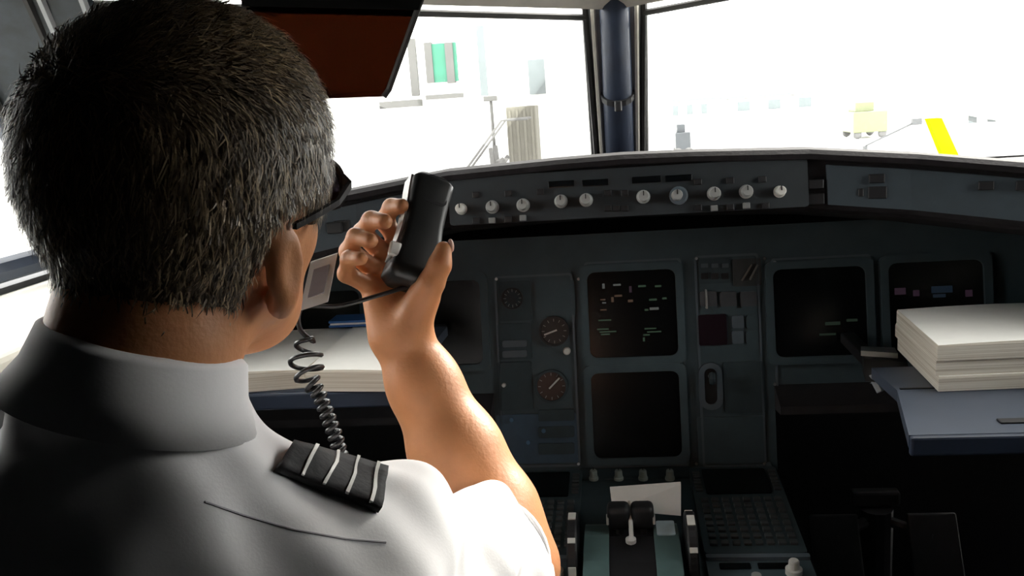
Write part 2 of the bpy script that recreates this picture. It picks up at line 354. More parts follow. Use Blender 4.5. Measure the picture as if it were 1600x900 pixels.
# ================================================================ GLARESHIELD
secs = [(-.76, 1.12, 1.140), (-.60, 1.22, 1.157), (-.42, 1.33, 1.182), (-.275, 1.38, 1.199), (-.1, 1.38, 1.206), (0, 1.38, 1.208), (.1, 1.38, 1.206), (.275, 1.38, 1.199), (.42, 1.345, 1.185), (.60, 1.275, 1.162), (.76, 1.19, 1.140)]
gl = thing('glareshield', (XC, 1.6, 1.1), 'black padded glareshield running the width of the cockpit under the windscreen', 'glareshield')
def loft(bm, rows, close=False):
    R = [[bm.verts.new(Vector(p)) for p in r] for r in rows]
    for a, c in zip(R, R[1:]):
        for i in range(len(a)-1+(1 if close else 0)): bm.faces.new((a[i], a[(i+1) % len(a)], c[(i+1) % len(a)], c[i]))
    if close: bm.faces.new(R[0][::-1]); bm.faces.new(R[-1])
    return bm
rows = []
for x, Y, z in secs:
    ax_ = abs(x); yw = 1.97 - max(0, ax_-.06)*.44
    pts = [(Y+.012, z-.095), (Y-.004, z-.088), (Y-.008, z-.080), (Y+.004, z-.018), (Y-.012, z-.014), (Y-.014, z-.006), (Y-.004, z), (Y+.03, z+.002), (max(yw-.02, Y+.12), z-.06), (max(yw, Y+.15), z-.09), (max(yw, Y+.15), z-.115), (Y+.13, z-.115)]
    rows.append([(XC+x, a_, b_) for a_, b_ in pts])
obj('padded_shell', loft(BM(), rows, True), SOFT, gl)
def fascia(x0, x1, m, name, parent, hi=-.022, lo=-.080, out=.006, n=6):
    rws = []
    for k in range(n+1):
        x = x0 + (x1-x0)*k/n; Y = np.interp(x, [q[0] for q in secs], [q[1] for q in secs]); z = np.interp(x, [q[0] for q in secs], [q[2] for q in secs])
        rws.append([(XC+x, Y-.008-out, z+lo), (XC+x, Y+.003-out, z+hi), (XC+x, Y+.004, z+hi), (XC+x, Y-.004, z+lo)])
    return obj(name, loft(BM(), rws, True), m, parent)
FASC = mat('glareshield_fascia', (.045, .062, .076), .55, vary=.08)
fr_ = fascia(.30, .745, FASC, 'fascia', gl, n=8); fl_ = fascia(-.745, -.30, FASC, 'fascia', gl, n=8)
def on_fascia(x, y, parent, w_, h_, m, name='push_button', dep=.008):
    # meet the fascia surface along the sight line
    q = ray(x, y); t = 1.0
    for _ in range(30):
        p = CAM + q*t; Y = np.interp(p[0]-XC, [k[0] for k in secs], [k[1] for k in secs])-.008; t += (Y-p[1])/q[1]
    p = CAM+q*t; dx = .05; dY = np.interp(p[0]-XC+dx, [k[0] for k in secs], [k[1] for k in secs])-np.interp(p[0]-XC-dx, [k[0] for k in secs], [k[1] for k in secs])
    ang = math.atan2(dY, 2*dx)
    return obj(name, box(BM(), (0, 0, 0), (w_, dep, h_), bev=.0015), m, parent, Matrix.Translation(Vector(p)) @ Matrix.Rotation(ang, 4, 'Z') @ Matrix.Rotation(math.radians(-10), 4, 'X'))
for x, y, w_, h_ in ((1275, 288, .022, .014), (1275, 311, .024, .017), (1370, 279, .022, .013), (1371, 301, .026, .018), (1345, 301, .008, .012), (1541, 290, .020, .012), (1600, 290, .02, .014)):
    on_fascia(x, y, fr_, w_, h_, BLACK)
    xm = 2*XC
for x in (-.33, -.43, -.44, -.62):
    Y = np.interp(x, [q[0] for q in secs], [q[1] for q in secs]); z = np.interp(x, [q[0] for q in secs], [q[2] for q in secs])
    obj('push_button', box(BM(), (XC+x, Y-.012, z-.05), (.024, .012, .017), bev=.0015), BLACK, fl_)

# flight control panel with its knobs
FF = Frame((XC, 1.372, 1.157), (1, 0, 0), (0, .20, 1))
fc = thing('flight_control_panel', (XC, 1.38, 1.11), 'dark row panel of pale selector knobs set in the centre of the glareshield', 'control panel')
b = BM(); prism(b, rrect(.545, .074, .004, 2), -.006, .004, FF.at(0, -.006)); obj('face_plate', b, mat('charcoal_panel', (.024, .031, .036), .55, vary=.1), fc)
knob_m = mesh_of('selector_knob', lathe(BM(), [(.0105, 0), (.0105, .003), (.0085, .005), (.008, .018), (.007, .020)], 18), KNOB, False)
knobw_m = mesh_of('selector_knob', lathe(BM(), [(.009, 0), (.009, .003), (.0075, .005), (.0072, .018), (.006, .020)], 18), KNOBW, False)
ptr_m = mesh_of('pointer', box(BM(), (0, .004, .0205), (.0016, .007, .001)), BLACK)
skirt_m = mesh_of('lower_switch', box(BM(), (0, 0, .004), (.010, .009, .008), bev=.001), mat('dull_switch', (.22, .23, .23), .5))
for x, y, white, low in ((722, 327, 1, 0), (770, 324, 0, 345), (818, 321, 0, 341), (877, 315, 0, 0), (916, 313, 0, 0), (1005, 308, 0, 0), (1057, 306, 0, 0), (1115, 303, 0, 326), (1165, 300, 0, 322), (1217, 300, 1, 0)):
    k = obj('selector_knob', knobw_m if white else knob_m, None, fc, FF.px(x, y, .004)); obj('pointer', ptr_m, None, k, FF.px(x, y, .004))
    if low: obj('lower_switch', skirt_m, None, fc, FF.px(x, low, .004))
obj('selector_ring', lathe(BM(), [(.014, 0), (.014, .004), (.011, .005)], 18), TEAL_L, fc, FF.px(1060, 306, .004))
bt = mesh_of('push_button', box(BM(), (0, 0, .003), (.011, .009, .006), bev=.001), BLACK)
for x, y in ((950, 302), (976, 302), (950, 326), (976, 326), (963, 326), (745, 305), (795, 303), (845, 300), (1090, 285), (1140, 283), (1190, 281), (1090, 325), (1140, 324), (1195, 322), (745, 345), (795, 343)):
    obj('push_button', bt, None, fc, FF.px(x, y, .004))
for x, y, w_ in ((877, 288, .05), (930, 286, .05), (1010, 281, .055), (1060, 279, .05)):
    obj('number_window', box(BM(), (0, 0, .001), (w_*.8, .010, .003), bev=.0008), SCREEN, fc, FF.px(x, y, .004))

# ================================================================ MAIN INSTRUMENT PANEL
t11 = math.radians(11)
FP = Frame((XC, 1.587, .905), (1, 0, 0), (0, math.sin(t11), math.cos(t11)))
ip = thing('instrument_panel', (XC, 1.6, .6), 'blue-grey main instrument panel with dark square displays', 'instrument panel')
vt = FP.uv(985, 388)[1]; vm = FP.uv(1280, 612)[1]; vb = FP.uv(995, 738)[1]; uw = FP.uv(1213, 680)[0]
b = BM(); prism(b, [(-.92, vt+.03), (-.92, vm), (-uw, vm), (-uw, vb), (uw, vb), (uw, vm), (.92, vm), (.92, vt+.03)], -.025, 0, FP.M)
obj('panel_board', b, TEAL, ip)
# raised light edge frames of the board sections
for x0, y0, x1, y1 in ((772, 432, 908, 728), (912, 410, 1078, 728), (1084, 400, 1198, 728), (1204, 404, 1368, 606)):
    u0, v1 = FP.uv(x0, y0); u1, v0 = FP.uv(x1, y1); w_, h_ = u1-u0, v1-v0
    ringprism(b := BM(), rrect(w_, h_, .006, 3), rrect(w_-.008, h_-.008, .004, 3), 0, .004, FP.at((u0+u1)/2, (v0+v1)/2)); obj('section_frame', b, TEAL_L, ip)
def display(cx, cy, parent, wpx=136, lit=None, size=.159):
    u, v = FP.uv(cx, cy)
    d = obj('display_unit', ringprism(BM(), rrect(.186, .184, .012), rrect(size, size*.985, .014), 0, .012, FP.at(u, v)), TEAL, parent)
    obj('screen', prism(BM(), rrect(size, size*.985, .014), .001, .005, FP.at(u, v)), SCREEN, d)
    return d, u, v
d0, u0, v0 = display(988, 490, ip); d1, u1, v1 = display(994, 647, ip)
du = FP.uv(1280, 487); d2, *_ = display(1280, 487, ip); d3, *_ = display(1461, 478, ip)
d4, *_ = display(2*988-1280-8, 505, ip); d5, *_ = display(2*988-1461-12, 520, ip)
# faint lit marks on the engine display
def glow(n, c, s): return mat(n, (.02, .02, .02), .6, vary=0, emit=c, es=s)
GW, GG, GA, GB, GM = glow('white_symbols', (.8, .85, .8), .07), glow('green_symbols', (.35, .7, .4), .045), glow('amber_symbols', (.7, .4, .25), .06), glow('blue_symbols', (.12, .26, .45), .03), glow('magenta_symbols', (.5, .25, .45), .03)
def mark(x, y, wpx, hpx, m, par):
    k = 855.0; return obj('symbol', box(BM(), (0, 0, 0), (wpx/k, hpx/k, .0006)), m, par, FP.px(x, y, .0054))
for x, y, a, c, m in ((943, 447, 4, 8, GW), (964, 445, 12, 3, GW), (985, 452, 4, 10, GM), (966, 462, 12, 3, GA), (942, 468, 8, 2, GA), (944, 473, 6, 2, GW), (985, 470, 8, 4, GA), (957, 468, 4, 8, GA), (1003, 447, 12, 3, GG), (1028, 447, 10, 3, GG), (1020, 468, 12, 3, GG), (1038, 466, 7, 3, GG), (1022, 482, 14, 4, GW), (1010, 484, 6, 3, GG), (942, 514, 18, 2, GG), (950, 518, 26, 2, GG), (946, 522, 14, 2, GG), (1016, 513, 18, 2, GG), (1022, 518, 22, 2, GG), (1010, 523, 10, 2, GG), (1006, 530, 3, 6, GG), (945, 500, 20, 2, GG), (943, 484, 10, 2, GA)):
    mark(x, y, a, c, m, d0)
for k in range(5):   # dial arcs of the engine display
    pass
for x, y, a, c, m in ((1300, 505, 22, 5, GG), (1330, 500, 16, 4, GG), (1292, 522, 24, 3, GG), (1325, 525, 14, 4, GG)): mark(x, y, a, c, mat('dim_green', (.01, .01, .01), .6, vary=0, emit=(.3, .55, .35), es=.025), d2)
for x, y, a, c, m in ((1470, 452, 30, 10, GB), (1466, 462, 18, 5, GB), (1405, 455, 16, 10, GM), (1430, 458, 9, 9, GM), (1512, 458, 10, 10, GM)): mark(x, y, a, c, m, d3)
# standby gauges between the displays
def gauge(x, y, r, face, rim, parent=ip, needle=None):
    M = FP.px(x, y); g = obj('round_gauge', ringprism(BM(), [(r*math.cos(k*math.pi/14), r*math.sin(k*math.pi/14)) for k in range(28)], [(r*.86*math.cos(k*math.pi/14), r*.86*math.sin(k*math.pi/14)) for k in range(28)], 0, .010, M), rim, parent)
    obj('dial_face', lathe(BM(), [(r*.86, .001), (r*.86, .004)], 28, M), face, g)
    for k in range(12):
        a = k*math.pi/6; obj('tick', box(BM(), (0, r*.72, .0046), (.0012, .005, .0006)), KNOB, g, M @ Matrix.Rotation(a, 4, 'Z'))
    if needle is not None: obj('needle', box(BM(), (0, r*.25, .006), (.003, r*.9, .001)), KNOBW, g, M @ Matrix.Rotation(needle, 4, 'Z'))
    return g
DIAL = mat('dark_dial', (.01, .011, .012), .4, vary=.1); DIALR = mat('brown_dial', (.07, .035, .028), .5, vary=.1)
def plate(x0, y0, x1, y1, m, name='sub_panel', h=.004, r=.003, parent=ip):
    u0, v1 = FP.uv(x0, y1)[0], FP.uv(x0, y0)[1]; u1, v0 = FP.uv(x1, y1)
    return obj(name, prism(BM(), rrect(abs(u1-u0), abs(v1-v0), r, 2), 0, h, FP.at((u0+u1)/2, (v0+v1)/2)), m, parent)
plate(782, 440, 832, 500, TEAL_D); plate(838, 440, 900, 492, TEAL); plate(780, 506, 832, 560, TEAL_D); plate(780, 566, 834, 640, TEAL_D); plate(780, 648, 904, 722, mat('blue_panel', (.055, .10, .15), .55, vary=.1))
gauge(801, 466, .020, DIALR, BLACK); gauge(866, 517, .028, DIAL, BLACK, needle=1.9); gauge(862, 603, .031, DIALR, TEAL_D, needle=-.8)
sk = mesh_of('setting_knob', lathe(BM(), [(.007, 0), (.007, .010), (.005, .012)], 16), KNOBW)
obj('setting_knob', sk, None, ip, FP.px(886, 548)); obj('setting_knob', mesh_of('setting_knob', lathe(BM(), [(.004, 0), (.004, .010), (.003, .012)], 14), KNOBW), None, ip, FP.px(788, 601)); 
for x, y in ((800, 655), (826, 690), (850, 672)): obj('setting_knob', mesh_of('setting_knob', lathe(BM(), [(.004, 0), (.004, .006)], 12), mat('blue_cap', (.08, .18, .3), .5)), None, ip, FP.px(x, y, .004))
for k in range(3): plate(842, 640+k*26, 898, 656+k*26, TEAL_D, 'push_button', .008)
for k in range(2): plate(786, 532+k*16, 824, 541+k*16, TEAL_L, 'push_button', .008)
# gear panel
plate(1092, 405, 1142, 442, TEAL_D); pl = plate(1146, 405, 1190, 446, mat('bronze_gauge', (.055, .06, .06), .5, vary=.2))
u, v = FP.uv(1166, 426); obj('pressure_needle', box(BM(), (0, 0, .008), (.003, .034, .002)), mat('dull_bronze', (.16, .15, .13), .5), pl, FP.at(u, v, .0) @ Matrix.Rotation(-.6, 4, 'Z')); obj('pressure_needle', box(BM(), (0, 0, .008), (.003, .03, .002)), MATS['dull_bronze'], pl, FP.at(u+.012, v, .0) @ Matrix.Rotation(-.5, 4, 'Z'))
for k in range(3):
    for j, yy in enumerate((415, 430)): plate(1095+k*16, yy-3, 1106+k*16, yy+3+3*j, BLACK if j else TEAL_L, 'indicator_light', .007, .001)
for k in range(3): plate(1094+k*31, 456, 1120+k*31, 478, mat('dim_button', (.075, .08, .088), .5), 'push_button', .009)
plate(1102, 452, 1105, 482, KNOB, 'guard', .012, .001)
plate(1092, 492, 1136, 538, mat('plum_screen', (.018, .008, .014), .3, vary=0), 'clock_screen', .006)
for k in range(2): plate(1144, 493+k*24, 1162, 512+k*24, TEAL_L, 'push_button', .007); plate(1166, 493+k*24, 1184, 512+k*24, TEAL, 'push_button', .007)
# landing gear lever: slot with arch, stem and wheel knob
u, v = FP.uv(1110, 603)
sl = obj('gear_lever', ringprism(BM(), rrect(.042, .085, .02), rrect(.022, .066, .0105), 0, .010, FP.at(u, v)), TEAL_L, ip)
obj('slot', prism(BM(), rrect(.022, .066, .0105), .0005, .002, FP.at(u, v)), BLACK, sl)
obj('stem', tube(BM(), [FP.at(u, v+.018, 0).translation, FP.at(u, v+.018, .035).translation], .004, 8), METAL, sl)
obj('wheel_knob', lathe(BM(), [(.010, -.005), (.012, 0), (.010, .005)], 16, FP.at(u, v+.018, .038) @ Matrix.Rotation(math.pi/2, 4, 'Y')), TEAL_D, sl)
plate(1092, 652, 1196, 722, TEAL); plate(1132, 566, 1196, 644, TEAL_D)
screw = mesh_of('screw', lathe(BM(), [(.003, 0), (.0025, .0015)], 8), METAL)
for x, y in ((776, 436), (904, 436), (776, 724), (904, 724), (1088, 404), (1194, 404), (1088, 724), (1194, 724), (1210, 410), (1360, 410), (1210, 600), (1360, 600)): obj('screw', screw, None, ip, FP.px(x, y, .004))

# knee bolster edge under the outboard boards
for s in (-1, 1):
    b = BM(); hexa(b, [V(XC+s*uw, 1.50, .735), V(XC+s*.92, 1.50, .735), V(XC+s*.92, 1.56, .725), V(XC+s*uw, 1.56, .725)], [V(XC+s*uw, 1.50, .750), V(XC+s*.92, 1.50, .750), V(XC+s*.92, 1.56, .770), V(XC+s*uw, 1.56, .770)])
    obj('lower_edge', b, mat('dark_edge', (.03, .028, .03), .6), ip)

# ================================================================ PEDESTAL
pz0 = .625; slope = math.radians(4)
FD = Frame((XC, 1.525, pz0), (1, 0, 0), (0, math.cos(slope), math.sin(slope)))
pd = thing('centre_pedestal', (XC, 1.1, 0), 'blue-grey centre pedestal carrying throttles, keypads and radios', 'pedestal')
b = BM(); prism(b, [(-.24, .02), (-.24, -.80), (.24, -.80), (.24, .02)], -.54, 0, FD.M); obj('body', b, TEAL_D, pd)
obj('side_rail', prism(BM(), [(.232, .02), (.232, -.80), (.242, -.80), (.242, .02)], 0, .008, FD.M), TEAL_L, pd)
obj('side_rail', prism(BM(), [(-.242, .02), (-.242, -.80), (-.232, -.80), (-.232, .02)], 0, .008, FD.M), TEAL_L, pd)
def pplate(x0, y0, x1, y1, m, name, parent, h=.004, r=.003):
    ua, va = FD.uv(x0, y1); ub, vb_ = FD.uv(x1, y1); uc, vc = FD.uv(x0, y0)
    return obj(name, prism(BM(), rrect(abs(ub-ua), abs(vc-va), r, 2), 0, h, FD.at((ua+ub)/2, (va+vc)/2)), m, parent)
# switching panel: four pale selector knobs
sp = thing('switching_panel', FD.at(0, .0).translation, 'narrow panel of four selector knobs under the lower centre display', 'control panel')
obj('face_plate', prism(BM(), rrect(.20, .04, .004, 2), .0, .004, FD.at(-.0, -.012)), TEAL_D, sp)
kk = mesh_of('selector_knob', lathe(BM(), [(.0085, 0), (.0085, .004), (.007, .006), (.0065, .016), (.0055, .018)], 16), mat('pale_green_knob', (.30, .36, .33), .5))
for x in (928, 967, 1005, 1047):
    M = FD.px(x, 752, .004); k = obj('selector_knob', kk, None, sp, M); obj('pointer', ptr_m, None, k, M @ Matrix.Translation((0, 0, -.002)))
# flight management keypads
def keypad(uc, label):
    t = thing('management_keypad', FD.at(uc, -.15).translation, label, 'keypad')
    obj('case', prism(BM(), rrect(.150, .272, .006, 2), 0, .012, FD.at(uc, -.150)), TEAL_D, t)
    sc_ = obj('screen', prism(BM(), rrect(.108, .086, .004, 2), .012, .0145, FD.at(uc, -.068)), SCREEN, t)
    key = mesh_of('key', box(BM(), (0, 0, .002), (.0115, .0095, .005), bev=.0012), mat('grey_key', (.06, .068, .07), .55))
    lk = mesh_of('line_key', box(BM(), (0, 0, .002), (.012, .006, .004), bev=.001), MATS['grey_key'])
    for k in range(6):
        for sx in (-1, 1): obj('line_key', lk, None, t, FD.at(uc+sx*.065, -.036-k*.0125, .012))
    for r_ in range(8):
        for c_ in range(8): obj('key', key, None, t, FD.at(uc-.0595+c_*.017, -.132-r_*.0185, .012))
    return t
uk = FD.uv(1152, 770)[0]
keypad(uk, 'flight management keypad with dark screen on the co-pilot side of the pedestal'); keypad(-uk, 'flight management keypad with dark screen next to the pilot’s elbow')
# radio panels
def radio(uc, label):
    t = thing('radio_panel', FD.at(uc, -.35).translation, label, 'radio')
    obj('case', prism(BM(), rrect(.150, .115, .004, 2), 0, .010, FD.at(uc, -.352)), TEAL, t)
    obj('upper_edge', prism(BM(), rrect(.150, .010, .002, 2), .010, .016, FD.at(uc, -.298)), TEAL_L, t)
    for k in range(2): obj('frequency_window', prism(BM(), rrect(.045, .014, .002, 2), .010, .012, FD.at(uc-.035+k*.055, -.318)), SCREEN, t)
    M = FD.at(uc+.045, -.335, .010); k = obj('tuning_knob', lathe(BM(), [(.012, 0), (.012, .008), (.008, .009), (.0075, .020), (.006, .022)], 18, M), KNOBW, t)
    bk = mesh_of('push_button', box(BM(), (0, 0, .002), (.013, .010, .005), bev=.001), TEAL_L)
    for k in range(6): obj('push_button', bk, None, t, FD.at(uc-.062+k*.0185, -.375, .010))
    obj('selector_switch', lathe(BM(), [(.008, 0), (.007, .010)], 14, FD.at(uc-.01, -.352, .010)), KNOB, t)
    return t
radio(uk, 'radio panel with a white tuning knob aft of the co-pilot keypad'); radio(-uk, 'radio panel beneath the pilot’s raised sleeve')
# throttle quadrant
tq = thing('throttle_quadrant', FD.at(0, -.25).translation, 'throttle quadrant with two black levers and trim wheels', 'throttle')
ucq = FD.uv(987, 850)[0]
b = BM()
prof = [(-.195, 0), (-.20, .012), (-.22, .022), (-.26, .03), (-.33, .03), (-.42, .02), (-.45, 0)]
for s in (-1, 1):
    b = BM(); rows = []
    for u_ in (ucq+s*.034, ucq+s*.072): rows.append([FD.at(u_, v_, h_).translation for v_, h_ in prof])
    obj('side_cover', loft(BM(), rows, True), mat('teal_cover', (.10, .17, .17), .45, vary=.08), tq)
rows = [[FD.at(u_, v_, h_-.004).translation for v_, h_ in prof] for u_ in (ucq-.034, ucq+.034)]
obj('lever_bed', loft(BM(), rows, True), BLACK, tq)
for s in (-1, 1):
    # lever arm and grip
    u_ = ucq + s*.0185
    lv = obj('thrust_lever', tube(BM(), [FD.at(u_, -.25, .01).translation, FD.at(u_, -.24, .04).translation], .006, 8), BLACK, tq)
    b = BM(); box(b, (0, 0, 0), (.035, .032, .038), bev=.008, seg=3); obj('lever_grip', b, BLACK, lv, FD.at(u_, -.238, .05), True)
    b = BM(); box(b, (0, 0, 0), (.004, .014, .012), bev=.001); obj('side_button', b, KNOBW, lv, FD.at(u_+s*.017, -.245, .047))
    # trim wheel with white marks
    u2 = ucq + s*.088; M = FD.at(u2, -.285, .012) @ Matrix.Rotation(math.pi/2, 4, 'Y'); wr_ = .062
    tw = obj('trim_wheel', lathe(BM(), [(wr_-.012, -.0075), (wr_-.002, -.0075), (wr_, -.005), (wr_, .005), (wr_-.002, .0075), (wr_-.012, .0075)], 40, M), BLACK, tq)
    for k in range(8):
        a = k*math.pi/4 + (.15 if s > 0 else -.1)
        obj('white_mark', box(BM(), (wr_, 0, 0), (.0022, .022 if k % 2 == 0 else .008, .0115), bev=.0005), KNOBW, tw, M @ Matrix.Rotation(a, 4, 'Z'))
obj('gate_strip', tube(BM(), [FD.at(ucq, -.215, .060).translation, FD.at(ucq, -.285, .036).translation], .0035, 8), KNOBW, tq)
obj('gate_cap', lathe(BM(), [(.002, -.004), (.008, .0), (.008, .006), (.003, .010)], 12, FD.at(ucq-.001, -.285, .032)), KNOBW, tq)
obj('scale_plate', prism(BM(), rrect(.028, .040, .003, 2), 0, .003, FD.at(ucq+.053, -.245, .029)), mat('pale_blue_plate', (.48, .62, .68), .5), tq)
# white printed card leaning on the pedestal behind the levers
b = BM(); q0 = [D(953, 765, 1.43), D(1064, 757, 1.43), D(1064, 806, 1.405), D(957, 797, 1.405)]
hexa(b, [Vector(p) for p in q0], [Vector(p)+Vector((0, .004, .003)) for p in q0])
cdn = obj('paper_card', b, PAPER); prop(cdn, 'blank white card propped on the pedestal behind the throttle levers', 'card')

# ================================================================ TABLES, PAPERS
TZ = .88
TAB = mat('slate_table', (.065, .082, .115), .45, vary=.06, scale=15)
def table(s, label, yf=None, yb=1.30, TZ=TZ):
    """pull-out table; s=+1 co-pilot side, -1 pilot side"""
    p = [AZ(1420, 680, TZ), AZ(1393, 615, TZ)]; xo = abs(p[0][0]-XC)
    t = thing('pull_out_table', (XC+s*(xo+.2), 1.25, TZ), label, 'table')
    yf = yf or float(p[0][1]); P = lambda u, Y: (XC+s*u, Y)
    poly = [P(xo, yf), P(xo+.48, yf), P(xo+.48, yb), P(xo+.03, yb), P(xo+.035, min(yf+.16, yb-.01))]
    b = BM(); prism(b, poly if s > 0 else poly[::-1], TZ-.016, TZ); obj('table_top', b, TAB, t)
    obj('front_lip', box(BM(), (XC+s*(xo+.24), yf-.004, TZ-.012), (.48, .010, .024), bev=.003), NAVY, t)
    obj('fold_seam', box(BM(), (XC+s*(xo+.26), yf+.165, TZ+.0005), (.44, .004, .0016)), BLACK, t)
    b = BM(); box(b, (XC+s*(xo+.20), yf+.035, TZ+.001), (.17, .014, .003), bev=.001); obj('grip_slot', b, BLACK, t)
    # sliding arms into the panel, latch with bright tip
    for u in (xo+.06, xo+.42): obj('slide_arm', box(BM(), (XC+s*u, 1.42, TZ-.025), (.025, .27, .018), bev=.003), BLACK, t)
    return t, xo, yf
tf, xo, yf = table(1, 'slate blue pull-out table under the thick stack of white paper')
tc_, _, _ = table(-1, 'pull-out table under the white papers beside the pilot’s chin', 1.138, 1.47, .925)
# latch bracket on the co-pilot table
lb = obj('latch_bracket', hexa(BM(), [D(1350, 560, 1.36), D(1418, 566, 1.36), D(1424, 600, 1.33), D(1352, 596, 1.33)], [D(1346, 546, 1.40), D(1414, 552, 1.40), D(1420, 586, 1.37), D(1348, 580, 1.37)]), BLACK, tf)
obj('bright_tip', hexa(BM(), [D(1345, 556, 1.37), D(1403, 560, 1.37), D(1403, 552, 1.37), D(1345, 548, 1.37)], [D(1345, 548, 1.42), D(1398, 550, 1.42), D(1398, 543, 1.42), D(1345, 541, 1.42)]), METAL, lb)
for k, (x, y) in enumerate(((1362, 600), (1395, 606))): obj('hinge_pin', tube(BM(), [D(x, y-14, 1.34), D(x+14, y+12, 1.33)], .006, 8), FRAMEG, lb)
PAPEDGE = bpy.data.materials.new('paper_sheet_edges'); PAPEDGE.use_nodes = True
_n = PAPEDGE.node_tree.nodes; _l = PAPEDGE.node_tree.links; _b = _n['Principled BSDF']; _b.inputs['Roughness'].default_value = .85
_t = _n.new('ShaderNodeTexCoord'); _mp = _n.new('ShaderNodeMapping'); _mp.inputs['Scale'].default_value = (4, 4, 900); _nz = _n.new('ShaderNodeTexNoise'); _nz.inputs['Scale'].default_value = 1; _nz.inputs['Detail'].default_value = 2
_cr = _n.new('ShaderNodeValToRGB'); _cr.color_ramp.elements[0].color = (.56, .50, .40, 1); _cr.color_ramp.elements[0].position = .35; _cr.color_ramp.elements[1].color = (.80, .76, .67, 1); _cr.color_ramp.elements[1].position = .6
_l.new(_t.outputs['Object'], _mp.inputs[0]); _l.new(_mp.outputs[0], _nz.inputs['Vector']); _l.new(_nz.outputs['Fac'], _cr.inputs[0]); _l.new(_cr.outputs[0], _b.inputs['Base Color'])
def paper_block(corners, z0, z1, label, group, bow=.0, parent=None, name='paper_stack', edge=PAPEDGE):
    """a thick wad of sheets: corners (x,y) front-l, front-r, back-r, back-l"""
    b = BM(); n = 8; c = [V(*p) for p in corners]
    L = []
    for z, e in ((z0, .0), (z1-.003, .0), (z1, .002)):
        ring = []
        for i in range(4):
            p, q = c[i], c[(i+1) % 4]; m_ = (c[0]+c[1]+c[2]+c[3])/4
            for k in range(n):
                a = p + (q-p)*k/n; a = a + (m_-a)*e*4; s_ = math.sin(math.pi*k/n)
                ring.append(b.verts.new((a[0], a[1], z + (bow*s_ if z > z0 and i in (0, 2) else 0))))
        L.append(ring)
    N = 4*n
    for r0, r1 in zip(L, L[1:]):
        for i in range(N): b.faces.new((r0[i], r0[(i+1) % N], r1[(i+1) % N], r1[i]))
    b.faces.new(L[0][::-1]); tf_ = b.faces.new(L[-1]); bmesh.ops.recalc_face_normals(b, faces=b.faces)
    tf_.material_index = 1
    me = mesh_of(name, b, edge); me.materials.append(PAPER)
    o = obj(name, me, None); return prop(o, label, 'paper', group)
# co-pilot stack: three wads, slightly shifted
zb = TZ+.001
fl = AZ(1466, 612, zb)[:2]; fr2 = fl + V(.235, .008); bl_ = AZ(1398, 548, zb)[:2]; 
dv = bl_-fl; dv = dv/np.linalg.norm(dv)*.22; dv = V(.008, .20)
for k, (z0, z1, off, lab) in enumerate(((0, .021, (0, 0), 'lowest wad of the thick white paper stack on the slate blue table'), (.0212, .042, (-.003, .003), 'middle wad of the thick white paper stack on the slate blue table'), (.0422, .064, (-.002, .001), 'top wad of the thick white paper stack on the slate blue table'))):
    o_ = V(*off); paper_block([fl+o_, fr2+o_, fr2+dv+o_, fl+dv+o_], zb+z0, zb+z1, lab, 'paper wads on the slate table', bow=.001*k)
# pilot side papers
za = .926
p0 = AZ(603, 612, za)[:2]
paper_block([p0+V(-.115, .012), p0, p0+V(.0, .24), p0+V(-.115, .25)], za, za+.030, 'thick white paper pad next to the raised forearm', 'papers on the pilot side table', bow=.001)
p1 = AZ(478, 606, za)[:2]
paper_block([p1+V(-.20, -.03), p1, p1+V(.012, .23), p1+V(-.20, .20)], za, za+.026, 'white paper wad under the coiled cord beside the jaw', 'papers on the pilot side table', bow=.004)
fz = za+.031
pf = AZ(540, 512, fz)
fo = thing('blue_folder', (pf[0], pf[1], fz), 'small blue folder lying on the white paper pad', 'folder')
BLU = mat('blue_card', (.03, .12, .34), .5, vary=.1)
obj('cover', box(BM(), (pf[0]+.01, pf[1]+.02, fz+.003), (.075, .045, .004), bev=.001), BLU, fo); obj('cover', box(BM(), (pf[0]+.01, pf[1]+.021, fz+.010), (.075, .045, .004), bev=.001), BLU, fo); obj('sheets', box(BM(), (pf[0]+.01, pf[1]+.02, fz+.0065), (.07, .042, .003)), PAPER, fo)

# rudder pedals in the dark footwells
def pedals(s, label):
    xx = XC+s*.52
    t = thing('rudder_pedals', (xx, 1.9, 0), label, 'pedals')
    obj('pedestal_column', tube(BM(), [V(xx, 1.86, 0), V(xx, 1.86, .38)], .035, 12), mat('dark_metal', (.06, .06, .065), .45), t)
    for sx in (-1, 1):
        obj('arm', tube(BM(), [V(xx, 1.86, .36), V(xx+sx*.10, 1.80, .34)], .012, 8), MATS['dark_metal'], t)
        obj('foot_plate', box(BM(), (0, 0, 0), (.10, .012, .15), bev=.004), MATS['dark_metal'], t, Matrix.Translation((xx+sx*.10, 1.785, .32)) @ Matrix.Rotation(-.5, 4, 'X'))
    obj('cross_bar', box(BM(), (xx, 1.87, .40), (.10, .03, .035), bev=.006), MATS['dark_metal'], t)
pedals(1, 'rudder pedals in the dark footwell under the slate blue table'); pedals(-1, 'rudder pedals in the footwell ahead of the pilot')

